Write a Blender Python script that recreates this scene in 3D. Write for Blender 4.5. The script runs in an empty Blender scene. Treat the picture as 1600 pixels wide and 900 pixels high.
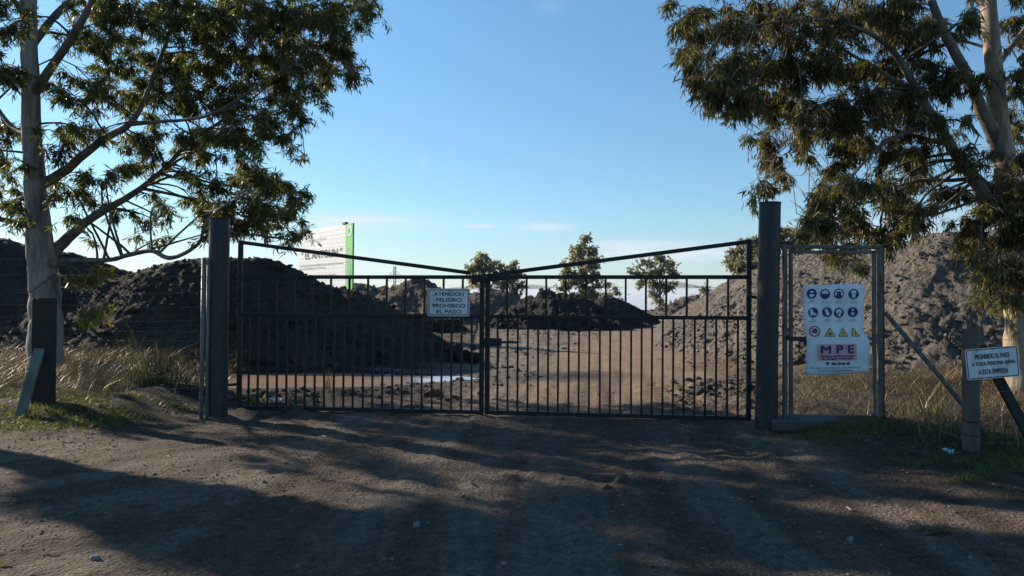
import bpy, math, random
import numpy as np
from mathutils import Vector, Matrix

# ------------------------------------------------------------------ camera, sky, sun, exposure
SC = bpy.context.scene
F = 1180.0                                   # focal length in photo pixels (1600 wide)
PITCH, ROLL = math.radians(0.68), math.radians(0.38)
CAM = Vector((0.0, 0.0, 1.6))
ROT = Matrix.Rotation(math.radians(90) + PITCH, 3, 'X') @ Matrix.Rotation(ROLL, 3, 'Z')
cd = bpy.data.cameras.new('camera')
cam = bpy.data.objects.new('camera', cd)
SC.collection.objects.link(cam)
cam.matrix_world = Matrix.Translation(CAM) @ ROT.to_4x4()
cd.sensor_width = 36.0
cd.lens = F / 1600.0 * 36.0
cd.clip_start, cd.clip_end = 0.05, 30000.0
SC.camera = cam

SUN_EL, SUN_AZ = math.radians(23.0), math.radians(-57.0)   # azimuth from the view direction, negative to the left
SUN_DIR = Vector((math.sin(SUN_AZ) * math.cos(SUN_EL), math.cos(SUN_AZ) * math.cos(SUN_EL), math.sin(SUN_EL)))
sd = bpy.data.lights.new('sun', 'SUN')
sd.energy, sd.angle, sd.color = 5.0, math.radians(0.53), (1.0, 0.86, 0.68)
sun = bpy.data.objects.new('sun', sd)
SC.collection.objects.link(sun)
sun.rotation_euler = SUN_DIR.to_track_quat('Z', 'Y').to_euler()
sun.location = (-20, 15, 30)

W = bpy.data.worlds.new('World')
SC.world = W
W.use_nodes = True
wn, wl = W.node_tree.nodes, W.node_tree.links
wn.clear()
wo = wn.new('ShaderNodeOutputWorld')
bg = wn.new('ShaderNodeBackground')
sky = wn.new('ShaderNodeTexSky')
sky.sky_type = 'NISHITA'
sky.sun_disc = False
sky.sun_elevation = SUN_EL
sky.sun_rotation = SUN_AZ
sky.altitude = 300
sky.air_density, sky.dust_density, sky.ozone_density = 1.0, 0.2, 3.0
bg.inputs['Strength'].default_value = 0.085
wl.new(bg.outputs[0], wo.inputs[0])

def cloud_nodes():
    tc = wn.new('ShaderNodeTexCoord')
    sep = wn.new('ShaderNodeSeparateXYZ')
    wl.new(tc.outputs['Generated'], sep.inputs[0])
    def m(op, a, b=None, c=None):
        n = wn.new('ShaderNodeMath'); n.operation = op
        for k, v in enumerate((a, b, c)):
            if v is None: continue
            if isinstance(v, (int, float)): n.inputs[k].default_value = v
            else: wl.new(v, n.inputs[k])
        return n.outputs[0]
    az = m('ARCTAN2', sep.outputs[0], sep.outputs[1])
    el = m('ARCSINE', sep.outputs[2])
    mp = wn.new('ShaderNodeCombineXYZ')
    wl.new(m('MULTIPLY', az, 6.0), mp.inputs[0]); wl.new(m('MULTIPLY', el, 55.0), mp.inputs[1])
    no = wn.new('ShaderNodeTexNoise')
    no.inputs['Scale'].default_value = 1.4; no.inputs['Detail'].default_value = 6; no.inputs['Roughness'].default_value = 0.62
    wl.new(mp.outputs[0], no.inputs['Vector'])
    total = None
    # thin streaks: azimuth, elevation (deg), half-widths (deg), strength
    for a, e, sa, se, s in ((-11.5, 5.5, 4.2, 0.45, .9), (9.5, 3.6, 3.6, 0.7, .8), (14.5, 3.2, 4.0, 0.6, .55), (2.6, 5.3, 2.0, 0.28, .6),
                            (-2.4, 5.35, 1.2, 0.16, .55), (2.8, 21.5, .9, .9, .10), (-6.8, 10.0, .35, .5, .12), (-16, 3.0, 7, 1.2, .35), (30, 5, 8, .8, .5), (-40, 7, 10, 1, .5)):
        da = m('DIVIDE', m('SUBTRACT', az, math.radians(a)), math.radians(sa))
        de = m('DIVIDE', m('SUBTRACT', el, math.radians(e)), math.radians(se))
        r2 = m('ADD', m('MULTIPLY', da, da), m('MULTIPLY', de, de))
        g = m('MULTIPLY', m('POWER', 2.718, m('MULTIPLY', r2, -1.0)), s)
        total = g if total is None else m('ADD', total, g)
    fac = m('MULTIPLY', total, m('MULTIPLY', m('SUBTRACT', no.outputs[0], 0.28), 4.4))
    fac = m('MINIMUM', m('MAXIMUM', fac, 0.0), 0.75)
    mix = wn.new('ShaderNodeMix'); mix.data_type = 'RGBA'
    mix.inputs[7].default_value = (5.0, 5.3, 5.9, 1)
    rmp = wn.new('ShaderNodeValToRGB')
    e = rmp.color_ramp.elements
    e[0].position, e[0].color = 0.0, (.55, .64, .70, 1)
    e[1].position, e[1].color = .42, (.72, 1.05, 1.10, 1)
    k = e.new(.10); k.color = (.63, .82, .89, 1)
    wl.new(m('MAXIMUM', el, 0.0), rmp.inputs[0])
    tint = wn.new('ShaderNodeMix'); tint.data_type = 'RGBA'; tint.blend_type = 'MULTIPLY'; tint.inputs[0].default_value = 1.0
    wl.new(sky.outputs[0], tint.inputs[6]); wl.new(rmp.outputs[0], tint.inputs[7])
    wl.new(fac, mix.inputs[0]); wl.new(tint.outputs[2], mix.inputs[6]); wl.new(mix.outputs[2], bg.inputs['Color'])
cloud_nodes()

SC.view_settings.view_transform = 'Standard'
SC.view_settings.look = 'None'
SC.view_settings.exposure = 0.93
SC.view_settings.gamma = 1.0
SC.view_settings.use_curve_mapping = False
SC.cycles.volume_bounces = 2
SC.cycles.max_bounces = 7
SC.cycles.diffuse_bounces = 3
SC.cycles.transparent_max_bounces = 6

# ------------------------------------------------------------------ helpers
rng = np.random.default_rng(7)
random.seed(7)

def P(px, py, Y):
    """point of the place seen at photo pixel (px, py), Y metres ahead"""
    d = ROT @ Vector(((px - 800.0) / F, -(py - 450.0) / F, -1.0))
    return CAM + d * (Y / d.y)

def PG(px, py, z=0.0):
    d = ROT @ Vector(((px - 800.0) / F, -(py - 450.0) / F, -1.0))
    return CAM + d * ((z - CAM.z) / d.z)

def hash2(ix, iy, seed):
    h = (ix.astype(np.int64) * 374761393 + iy.astype(np.int64) * 668265263 + seed * 974711) & 0x7fffffff
    h = ((h ^ (h >> 13)) * 1274126177) & 0x7fffffff
    h = ((h ^ (h >> 16)) * 461845907) & 0x7fffffff
    return ((h ^ (h >> 15)) & 0xffffff) / float(0xffffff)

def vnoise(x, y, seed=0):
    ix, iy = np.floor(x), np.floor(y)
    fx, fy = x - ix, y - iy
    fx, fy = fx * fx * fx * (fx * (fx * 6 - 15) + 10), fy * fy * fy * (fy * (fy * 6 - 15) + 10)
    a, b = hash2(ix, iy, seed), hash2(ix + 1, iy, seed)
    c, d = hash2(ix, iy + 1, seed), hash2(ix + 1, iy + 1, seed)
    return (a + (b - a) * fx) * (1 - fy) + (c + (d - c) * fx) * fy - 0.5

def fbm(x, y, octaves=4, seed=0, gain=0.5):
    t, a = 0, 1.0
    c, s = math.cos(0.7), math.sin(0.7)
    for k in range(octaves):
        t = t + a * vnoise(x, y, seed + k * 17)
        x, y = (c * x - s * y) * 2.03 + 3.1, (s * x + c * y) * 2.03 - 1.7
        a *= gain
    return t

def sstep(a, b, x):
    t = np.clip((x - a) / (b - a), 0, 1)
    return t * t * (3 - 2 * t)

def new_mesh(name, verts, faces_flat, sizes, smooth=True):
    me = bpy.data.meshes.new(name)
    verts = np.asarray(verts, dtype=np.float32).reshape(-1, 3)
    faces_flat = np.asarray(faces_flat, dtype=np.int32).ravel()
    sizes = np.asarray(sizes, dtype=np.int32)
    me.vertices.add(len(verts)); me.vertices.foreach_set('co', verts.ravel())
    me.loops.add(len(faces_flat)); me.loops.foreach_set('vertex_index', faces_flat)
    me.polygons.add(len(sizes))
    st = np.zeros(len(sizes), dtype=np.int32); st[1:] = np.cumsum(sizes)[:-1]
    me.polygons.foreach_set('loop_start', st)
    me.polygons.foreach_set('use_smooth', np.full(len(sizes), smooth, dtype=bool))
    me.update(calc_edges=True)
    me.validate()
    return me

class MB:
    """collects shapes for one mesh"""
    def __init__(self): self.v, self.f = [], []
    def add(self, vs, fs):
        o = len(self.v); self.v += [tuple(v) for v in vs]; self.f += [tuple(i + o for i in f) for f in fs]
    def box(self, c, s, M=None, bev=0.0):
        hx, hy, hz = s[0] / 2, s[1] / 2, s[2] / 2
        b = min(bev, hx * .9, hy * .9, hz * .9)
        vs, fs = [], []
        if b <= 0:
            vs = [Vector((sx * hx, sy * hy, sz * hz)) for sx in (-1, 1) for sy in (-1, 1) for sz in (-1, 1)]
            fs = [(0, 1, 3, 2), (4, 6, 7, 5), (0, 4, 5, 1), (2, 3, 7, 6), (0, 2, 6, 4), (1, 5, 7, 3)]
        else:                                   # bevelled: octagon-like profile lofted along z
            ring = [(-hx + b, -hy), (hx - b, -hy), (hx, -hy + b), (hx, hy - b), (hx - b, hy), (-hx + b, hy), (-hx, hy - b), (-hx, -hy + b)]
            sc = lambda k: ((hx - b) / hx, (hy - b) / hy) if k else (1, 1)
            for z, k in ((-hz, 1), (-hz + b, 0), (hz - b, 0), (hz, 1)):
                a = sc(k)
                vs += [Vector((x * a[0], y * a[1], z)) for x, y in ring]
            for l in range(3):
                for i in range(8):
                    j = (i + 1) % 8
                    fs.append((l * 8 + i, l * 8 + j, l * 8 + 8 + j, l * 8 + 8 + i))
            fs.append(tuple(range(7, -1, -1))); fs.append(tuple(range(24, 32)))
        c = Vector(c)
        self.add([(M @ v if M else v) + c for v in vs], fs)
    def tube(self, pts, rad, n=8, cap=True):
        pts = [Vector(p) for p in pts]
        if not hasattr(rad, '__len__'): rad = [rad] * len(pts)
        o = len(self.v); up = None
        for i, p in enumerate(pts):
            t = (pts[min(i + 1, len(pts) - 1)] - pts[max(i - 1, 0)])
            t = t.normalized() if t.length > 1e-9 else Vector((0, 0, 1))
            if up is None: up = t.orthogonal().normalized()
            up = (up - t * up.dot(t))
            up = up.normalized() if up.length > 1e-6 else t.orthogonal().normalized()
            s = t.cross(up)
            for k in range(n):
                a = 2 * math.pi * k / n
                self.v.append(tuple(p + (up * math.cos(a) + s * math.sin(a)) * rad[i]))
        for i in range(len(pts) - 1):
            for k in range(n):
                j = (k + 1) % n
                self.f.append((o + i * n + k, o + i * n + j, o + (i + 1) * n + j, o + (i + 1) * n + k))
        if cap:
            self.f.append(tuple(o + k for k in range(n - 1, -1, -1)))
            self.f.append(tuple(o + (len(pts) - 1) * n + k for k in range(n)))
    def bar(self, a, b, w, d):                   # square bar from a to b
        a, b = Vector(a), Vector(b)
        t = (b - a); L = t.length; t.normalize()
        y = Vector((0, 1, 0)); 
        if abs(t.dot(y)) > .9: y = Vector((1, 0, 0))
        x = y.cross(t).normalized(); y = t.cross(x)
        M = Matrix((x, y, t)).transposed()
        self.box((a + b) / 2, (w, d, L), M, bev=min(w, d) * .12)
    def build(self, name, mat, parent=None, smooth=False, world=False):
        v = np.array(self.v, dtype=np.float64).reshape(-1, 3)
        return build_obj(name, v, [i for f in self.f for i in f], [len(f) for f in self.f], mat, parent, smooth, world)

def build_obj(name, v, ff, fs, mat, parent=None, smooth=True, world=True):
    if world and parent is not None:
        v = v - np.array(parent.location)[None, :]
    me = new_mesh(name, v, ff, fs, smooth)
    o = bpy.data.objects.new(name, me)
    SC.collection.objects.link(o)
    if mat: me.materials.append(mat)
    if parent is not None: o.parent = parent
    return o

def tag(o, label, cat, group=None):
    o['label'] = label; o['category'] = cat
    if group: o['group'] = group
    return o

def thing(name, label, cat, loc=(0, 0, 0), rz=0.0, group=None):
    o = bpy.data.objects.new(name, None)
    SC.collection.objects.link(o)
    o.location = loc; o.rotation_euler = (0, 0, rz); o.empty_display_size = .2
    return tag(o, label, cat, group)

# ------------------------------------------------------------------ materials
def mat_new(name):
    m = bpy.data.materials.new(name); m.use_nodes = True
    nt = m.node_tree; b = nt.nodes['Principled BSDF']
    return m, nt, b

def N(nt, typ, **kw):
    n = nt.nodes.new(typ)
    for k, v in kw.items():
        if k in n.inputs: n.inputs[k].default_value = v
        else: setattr(n, k, v)
    return n

def ramp(nt, fac, stops):
    r = nt.nodes.new('ShaderNodeValToRGB')
    e = r.color_ramp.elements
    while len(e) < len(stops): e.new(0.5)
    for k, (p, c) in enumerate(stops):
        e[k].position = p; e[k].color = (*c, 1) if len(c) == 3 else c
    nt.links.new(fac, r.inputs[0])
    return r.outputs[0]

def mixc(nt, fac, a, b, mode='MIX'):
    n = nt.nodes.new('ShaderNodeMix'); n.data_type = 'RGBA'; n.blend_type = mode
    for i, v in ((0, fac), (6, a), (7, b)):
        if isinstance(v, (int, float)): n.inputs[i].default_value = v
        elif isinstance(v, tuple): n.inputs[i].default_value = (*v, 1)
        else: nt.links.new(v, n.inputs[i])
    return n.outputs[2]

def objco(nt, scale=(1, 1, 1)):
    t = nt.nodes.new('ShaderNodeNewGeometry')
    m = nt.nodes.new('ShaderNodeMapping'); m.inputs['Scale'].default_value = scale
    nt.links.new(t.outputs['Position'], m.inputs[0])
    return m.outputs[0]

def noise(nt, vec, scale, detail=5, rough=.6):
    n = N(nt, 'ShaderNodeTexNoise', Scale=scale, Detail=detail, Roughness=rough)
    nt.links.new(vec, n.inputs['Vector'])
    return n.outputs['Fac']

def bump(nt, b, h, strength=.5, dist=.02):
    n = N(nt, 'ShaderNodeBump', Strength=strength, Distance=dist)
    nt.links.new(h, n.inputs['Height']); nt.links.new(n.outputs[0], b.inputs['Normal'])
    return n

def simple(name, c1, c2, scale=8, rough=.7, metal=0, bs=.3, bd=.004, stretch=(1, 1, 1), spec=.4):
    m, nt, b = mat_new(name)
    v = objco(nt, stretch)
    f = noise(nt, v, scale)
    nt.links.new(ramp(nt, f, [(.3, c1), (.7, c2)]), b.inputs['Base Color'])
    b.inputs['Roughness'].default_value = rough; b.inputs['Metallic'].default_value = metal
    b.inputs['Specular IOR Level'].default_value = spec
    bump(nt, b, noise(nt, v, scale * 4), bs, bd)
    return m

def ground_mat():
    m, nt, b = mat_new('packed_earth')
    L = nt.links
    v = objco(nt)
    at = nt.nodes.new('ShaderNodeVertexColor'); at.layer_name = 'zone'
    sp = nt.nodes.new('ShaderNodeSeparateColor'); L.new(at.outputs[0], sp.inputs[0])
    big = noise(nt, v, .55, 6, .62); mid = noise(nt, v, 5.0, 6, .7); fine = noise(nt, v, 60.0, 4, .7)
    base = ramp(nt, big, [(.30, (.086, .061, .046)), (.52, (.130, .094, .069)), (.72, (.17, .125, .091))])
    path = ramp(nt, big, [(.30, (.29, .21, .145)), (.7, (.39, .29, .205))])
    soil = ramp(nt, mid, [(.3, (.045, .036, .026)), (.7, (.085, .068, .046))])
    wet = ramp(nt, mid, [(.3, (.024, .021, .019)), (.7, (.046, .040, .035))])
    pale = ramp(nt, mid, [(.3, (.22, .195, .168)), (.7, (.34, .305, .268))])
    wob = nt.nodes.new('ShaderNodeMath'); wob.operation = 'MULTIPLY_ADD'
    c = mixc(nt, sp.outputs[0], base, path)
    c = mixc(nt, sp.outputs[1], c, soil)
    c = mixc(nt, sp.outputs[2], c, wet)
    al = at.outputs['Alpha']
    c = mixc(nt, al, c, pale)
    c = mixc(nt, .75, c, ramp(nt, mid, [(.25, (.50, .49, .48)), (.75, (1.18, 1.16, 1.14))]), 'MULTIPLY')
    grit = noise(nt, v, 19.0, 5, .75)
    c = mixc(nt, .9, c, ramp(nt, fine, [(.30, (.45, .44, .43)), (.5, (.95, .95, .95)), (.68, (1.5, 1.46, 1.42))]), 'MULTIPLY')
    c = mixc(nt, .85, c, ramp(nt, grit, [(.32, (.52, .51, .50)), (.5, (.97, .97, .97)), (.66, (1.38, 1.35, 1.32))]), 'MULTIPLY')
    L.new(c, b.inputs['Base Color'])
    b.inputs['Roughness'].default_value = .92; b.inputs['Specular IOR Level'].default_value = .2
    vo = N(nt, 'ShaderNodeTexVoronoi', Scale=34.0); L.new(v, vo.inputs['Vector'])
    h = nt.nodes.new('ShaderNodeMath'); h.operation = 'MULTIPLY_ADD'
    L.new(fine, h.inputs[0]); h.inputs[1].default_value = 1.1
    h2 = nt.nodes.new('ShaderNodeMath'); h2.operation = 'MULTIPLY_ADD'
    L.new(mid, h2.inputs[0]); h2.inputs[1].default_value = 2.2; L.new(vo.outputs['Distance'], h2.inputs[2])
    L.new(h2.outputs[0], h.inputs[2])
    bump(nt, b, h.outputs[0], 1.0, .035)
    return m

def heap_mat(name, dark, mid_c, light, s=1.0):
    m, nt, b = mat_new(name)
    L = nt.links
    v = objco(nt)
    n1 = noise(nt, v, .8 * s, 6, .65); n2 = noise(nt, v, 6 * s, 6, .75); n3 = noise(nt, v, 26 * s, 4, .7)
    c = ramp(nt, n1, [(.3, dark), (.5, mid_c), (.72, light)])
    c = mixc(nt, .8, c, ramp(nt, n2, [(.28, (.45, .45, .45)), (.55, (1, 1, 1)), (.75, (1.35, 1.32, 1.28))]), 'MULTIPLY')
    L.new(c, b.inputs['Base Color'])
    b.inputs['Roughness'].default_value = .95; b.inputs['Specular IOR Level'].default_value = .15
    vo = N(nt, 'ShaderNodeTexVoronoi', Scale=9.0 * s); L.new(v, vo.inputs['Vector'])
    a = nt.nodes.new('ShaderNodeMath'); a.operation = 'MULTIPLY_ADD'; L.new(n2, a.inputs[0]); a.inputs[1].default_value = 2.0
    L.new(vo.outputs['Distance'], a.inputs[2])
    a2 = nt.nodes.new('ShaderNodeMath'); a2.operation = 'MULTIPLY_ADD'; L.new(n3, a2.inputs[0]); a2.inputs[1].default_value = .7
    L.new(a.outputs[0], a2.inputs[2])
    bump(nt, b, a2.outputs[0], 1.0, .10 / s)
    return m

def leaf_mat(name, stops, trans=.35):
    m, nt, b = mat_new(name)
    L = nt.links
    g = nt.nodes.new('ShaderNodeNewGeometry')
    c = ramp(nt, g.outputs['Random Per Island'], stops)
    L.new(c, b.inputs['Base Color'])
    b.inputs['Roughness'].default_value = .42
    b.inputs['Specular IOR Level'].default_value = .22
    t = nt.nodes.new('ShaderNodeBsdfTranslucent')
    L.new(mixc(nt, 1.0, c, (1.5, 1.45, .7), 'MULTIPLY'), t.inputs[0])
    mx = nt.nodes.new('ShaderNodeMixShader'); mx.inputs[0].default_value = trans
    L.new(b.outputs[0], mx.inputs[1]); L.new(t.outputs[0], mx.inputs[2])
    L.new(mx.outputs[0], nt.nodes['Material Output'].inputs['Surface'])
    return m

def bark_mat(name, pale, mid_c, dark):
    m, nt, b = mat_new(name)
    L = nt.links
    v = objco(nt, (1, 1, .16))
    n1 = noise(nt, v, 3.2, 6, .62); n2 = noise(nt, v, 16, 5, .7)
    c = ramp(nt, n1, [(.32, dark), (.43, mid_c), (.52, pale), (.75, tuple(x * .82 for x in pale))])
    c = mixc(nt, .6, c, ramp(nt, n2, [(.25, (.5, .48, .45)), (.6, (1.1, 1.1, 1.1))]), 'MULTIPLY')
    L.new(c, b.inputs['Base Color'])
    b.inputs['Roughness'].default_value = .8; b.inputs['Specular IOR Level'].default_value = .25
    a = nt.nodes.new('ShaderNodeMath'); a.operation = 'ADD'; L.new(n1, a.inputs[0]); L.new(n2, a.inputs[1])
    bump(nt, b, a.outputs[0], .7, .03)
    return m

M = {}
M['ground'] = ground_mat()
M['heap_dark'] = heap_mat('dark_tailings', (.056, .050, .047), (.083, .074, .068), (.118, .103, .091))
M['heap_grey'] = heap_mat('grey_brown_tailings', (.145, .124, .106), (.205, .180, .157), (.27, .228, .188))
M['heap_far'] = heap_mat('brown_tailings', (.11, .094, .083), (.16, .134, .115), (.22, .182, .15), .6)
M['heap_black'] = heap_mat('black_spoil', (.040, .037, .037), (.060, .055, .053), (.085, .076, .07), .7)
M['leaf'] = leaf_mat('eucalyptus_leaf', [(0, (.040, .056, .020)), (.35, (.065, .088, .029)), (.7, (.102, .122, .036)), (.92, (.18, .155, .042)), (1, (.27, .18, .06))], .45)
M['leaf_grey'] = leaf_mat('eucalyptus_grey_leaf', [(0, (.042, .048, .025)), (.35, (.070, .076, .036)), (.7, (.110, .105, .044)), (.92, (.18, .145, .056)), (1, (.27, .17, .07))], .42)
M['leaf_young'] = leaf_mat('young_leaf', [(0, (.11, .12, .03)), (.6, (.19, .18, .045)), (1, (.30, .20, .05))], .45)
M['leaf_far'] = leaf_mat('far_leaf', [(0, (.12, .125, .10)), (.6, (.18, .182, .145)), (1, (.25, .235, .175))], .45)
M['bark'] = bark_mat('pale_bark', (.30, .27, .24), (.19, .165, .145), (.075, .062, .053))
M['bark_dark'] = bark_mat('grey_brown_bark', (.17, .145, .125), (.11, .092, .08), (.05, .042, .036))
M['bark_cream'] = bark_mat('cream_bark', (.36, .29, .215), (.20, .15, .11), (.10, .075, .056))
M['twig'] = simple('twig_bark', (.055, .045, .035), (.12, .10, .08), 20)
M['gate_paint'] = simple('dark_grey_gate_paint', (.014, .014, .016), (.026, .026, .028), 14, .55, 0, .15, .001, (1,1,1), .25)
M['post_paint'] = simple('weathered_dark_steel', (.020, .0205, .023), (.038, .038, .040), 5, .55, 0, .25, .002, (1, 1, .4), .3)
def rusted(name, c1, c2, rust, amount, scale):
    m, nt, b = mat_new(name)
    v = objco(nt, (1, 1, .5))
    n1 = noise(nt, v, scale, 6, .7); n2 = noise(nt, v, scale * 3.5, 5, .75)
    base = ramp(nt, n2, [(.3, c1), (.7, c2)])
    f = ramp(nt, n1, [(amount, (0, 0, 0)), (amount + .07, (1, 1, 1))])
    nt.links.new(mixc(nt, f, base, ramp(nt, n2, [(.3, tuple(x * .55 for x in rust)), (.7, rust)])), b.inputs['Base Color'])
    nt.links.new(ramp(nt, f, [(0, (.5, .5, .5)), (1, (.9, .9, .9))]), b.inputs['Roughness'])
    b.inputs['Specular IOR Level'].default_value = .3
    bump(nt, b, n2, .35, .003)
    return m
M['gate_paint'] = rusted('rusting_gate_paint', (.010, .010, .012), (.021, .021, .023), (.050, .028, .018), .61, 7)
M['post_paint'] = rusted('rusting_post_paint', (.019, .020, .023), (.042, .042, .044), (.075, .048, .034), .61, 3.2)
M['galv'] = simple('dull_galvanised_steel', (.10, .096, .092), (.19, .182, .175), 9, .55, .2, .15, .001, (1, 1, .3))
M['rusty'] = simple('weathered_galvanised_frame', (.060, .050, .042), (.165, .148, .132), 13, .7, .0, .3, .002, (1, 1, .35))
M['wire'] = simple('fence_wire', (.16, .16, .16), (.30, .30, .30), 20, .5, .4)
M['wood_dark'] = simple('dark_old_timber', (.016, .0145, .013), (.042, .037, .033), 6, .9, 0, .6, .01, (1, 1, .15))
M['wood_grey'] = simple('grey_weathered_timber', (.085, .078, .07), (.17, .158, .142), 6, .85, 0, .6, .006, (1, 1, .15))
M['wood_post'] = simple('brown_grey_timber_post', (.060, .049, .040), (.135, .112, .092), 7, .85, 0, .6, .008, (1, 1, .13))
M['concrete'] = simple('rough_concrete', (.06, .052, .045), (.115, .10, .088), 6, .9, 0, .6, .01)
M['sign_white'] = simple('white_sign_enamel', (.50, .495, .48), (.78, .79, .80), 6, .45, 0, .05, .001, (1.4, 1, .35))
M['sign_edge'] = simple('worn_sign_rim', (.42, .33, .29), (.66, .58, .53), 25, .6)
M['ink'] = simple('black_sign_ink', (.018, .018, .022), (.035, .035, .04), 30, .5, 0, .02, .0005)
M['ink_navy'] = simple('navy_print', (.012, .016, .12), (.02, .026, .17), 30, .5, 0, .02, .0005)
M['ink_grey'] = simple('grey_print', (.11, .11, .12), (.16, .16, .17), 30, .6, 0, .02, .0005)
M['ink_bill'] = simple('dark_grey_print', (.07, .07, .08), (.10, .10, .11), 30, .6, 0, .02, .0005)
M['ink_red'] = simple('red_print', (.50, .03, .03), (.58, .05, .05), 30, .5, 0, .02, .0005)
M['ink_yellow'] = simple('yellow_print', (.80, .47, .03), (.86, .53, .05), 30, .5, 0, .02, .0005)
M['ink_pink'] = simple('faded_red_print', (.62, .30, .30), (.72, .40, .38), 60, .6, 0, .02, .0005)
M['banner'] = simple('white_plastic_banner', (.60, .60, .63), (.80, .81, .85), 5, .5, 0, .15, .01)
M['billboard'] = simple('pale_grey_panel', (.60, .63, .66), (.68, .71, .73), 1.5, .6, 0, .05, .002)
M['billboard_green'] = simple('green_panel', (.10, .44, .10), (.13, .52, .13), 1.5, .6, 0, .05, .002)
M['black'] = simple('black_rubber', (.015, .015, .016), (.03, .03, .03), 20, .6)
M['stone'] = simple('pale_stone', (.14, .125, .11), (.24, .22, .195), 14, .9)
M['clod'] = simple('dark_clod', (.05, .039, .031), (.11, .085, .067), 14, .95, 0, 1.0, .02)
M['litter_white'] = simple('white_litter', (.62, .64, .66), (.78, .79, .80), 14, .5)
M['litter_blue'] = simple('pale_blue_plastic', (.30, .45, .55), (.45, .6, .7), 14, .35)
M['straw'] = leaf_mat('dry_straw', [(0, (.065, .048, .029)), (.5, (.145, .106, .058)), (.85, (.24, .18, .098)), (1, (.34, .27, .155))], .16)
M['straw_dull'] = leaf_mat('brown_dead_stems', [(0, (.085, .065, .042)), (.6, (.16, .125, .075)), (1, (.24, .185, .11))], .12)
M['grass'] = leaf_mat('green_grass', [(0, (.055, .075, .02)), (.6, (.10, .125, .032)), (1, (.20, .19, .06))], .35)
M['weed'] = leaf_mat('grey_green_weed', [(0, (.05, .055, .03)), (.7, (.09, .095, .05)), (1, (.16, .14, .075))], .3)
M['pylon'] = simple('pylon_steel', (.20, .20, .21), (.28, .28, .29), .5, .6)

# ------------------------------------------------------------------ ground
PUD_C, PUD_A, PUD_B = (-3.9, 14.7), 2.85, 1.5

def pud_d(x, y):                      # <1 inside the puddle
    th = np.arctan2((y - PUD_C[1]) / PUD_B, (x - PUD_C[0]) / PUD_A)
    w = 1 + .10 * np.sin(3 * th + 1) + .07 * np.sin(5 * th + .4)
    return np.sqrt(((x - PUD_C[0]) / PUD_A) ** 2 + ((y - PUD_C[1] + .10 * (x - PUD_C[0]) * -1) / PUD_B) ** 2) / w

def path_center(y):
    return np.interp(y, [9, 13, 20, 30, 45, 80], [1.0, 1.6, 2.7, 4.8, 8.0, 14.0])

def right_bank(x, y):
    return sstep(.355, .44, x / np.maximum(y, 3.0)) * sstep(7.0, 9.6, y) * (1 - sstep(30, 50, y))

def gh_raw(x, y):
    x = np.asarray(x, float); y = np.asarray(y, float)
    z = .10 * fbm(x * .16, y * .16, 3, 5)
    near = 1 - sstep(30, 60, np.hypot(x, y))
    z = z + near * (.022 * fbm(x * .9, y * .9, 4, 11) + .020 * fbm(x * 5, y * 5, 4, 23, .6))
    # wheel ruts sweeping from the foreground into the gate
    c = .55 + .11 * (y - 9) + .010 * (y - 9) ** 2 * (y < 9)
    for off in (-1.35, -.95, .35, .75, 1.9):
        d = x - c - off * (1 + .03 * (9 - y)) - .12 * vnoise(y * .35, y * 0 + off, 3)
        z = z - .009 * np.exp(-(d / .13) ** 2) * near + .005 * np.exp(-((np.abs(d) - .22) / .09) ** 2) * near
    lat = x - c
    st_ = (1 - sstep(2.2, 3.8, np.abs(lat))) * (1 - sstep(14, 20, y)) * near
    z = z + st_ * .022 * fbm(lat * 5.0, y * .22 + lat * .2, 3, 13, .65)
    for off in (-2.6, -2.15, -3.4):
        d = (x - off) * .80 - (y - 5.2) * .62
        z = z - .009 * np.exp(-(d / .09) ** 2) * (1 - sstep(6.2, 7.2, y)) * sstep(-6, -4, x)
    # left verge and bank
    lv = sstep(3.9, 5.2, -x - .10 * (y - 9)) * sstep(8.2, 10.5, y)
    z = z + lv * (.16 + .16 * fbm(x * .8, y * .8, 3, 31)) + .04 * sstep(12, 16, y) * lv
    rb = right_bank(x, y)
    z = z + rb * (.10 + .18 * fbm(x * .7, y * .7, 3, 37) + .06 * sstep(9.5, 13.0, y))
    # churned mud berm between gate and puddle
    bm = np.exp(-((y - 12.0 - .10 * (x + 3)) / .55) ** 2) * sstep(-6.0, -5.0, x) * (1 - sstep(-1.6, -.3, x))
    z = z + bm * (.0 + .16 * np.abs(fbm(x * 2.6, y * 2.6, 4, 41)))
    bm2 = np.exp(-((y - 10.35) / .35) ** 2) * sstep(-4.2, -3.7, x) * (1 - sstep(-3.0, -2.4, x))
    z = z + bm2 * (.02 + .16 * np.abs(fbm(x * 3, y * 3, 3, 43)))
    # rubble at the foot of the right heap
    rf = sstep(2.0, 3.0, x) * (1 - sstep(13.5, 15, y)) * sstep(9.8, 10.8, y) * (1 - rb)
    z = z + rf * .13 * np.abs(fbm(x * 2.8, y * 2.8, 5, 47, .6))
    # puddle basin
    pd = pud_d(x, y)
    z = np.where(pd < 1.5, z * sstep(.9, 1.5, pd) - .12 * (1 - sstep(.75, 1.12, pd)), z)
    # rough yard
    yd = sstep(13, 18, y) * (1 - sstep(60, 90, y)) * sstep(1.6, 3.2, np.abs(x - path_center(y)))
    z = z + yd * (.10 * fbm(x * 1.1, y * 1.1, 4, 53) + .10 * np.abs(fbm(x * 4.2, y * 4.2, 3, 55)))
    # plateau edge, then the valley
    r = np.hypot(x, y)
    z = z - 26 * sstep(110, 520, y) - .5 * sstep(95, 130, y)
    z = z + sstep(900, 3000, r) * 6 * fbm(x * .0012, y * .0012, 3, 59)
    return z

def gh(x, y):
    return float(gh_raw(np.array([x]), np.array([y]))[0])

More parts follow.
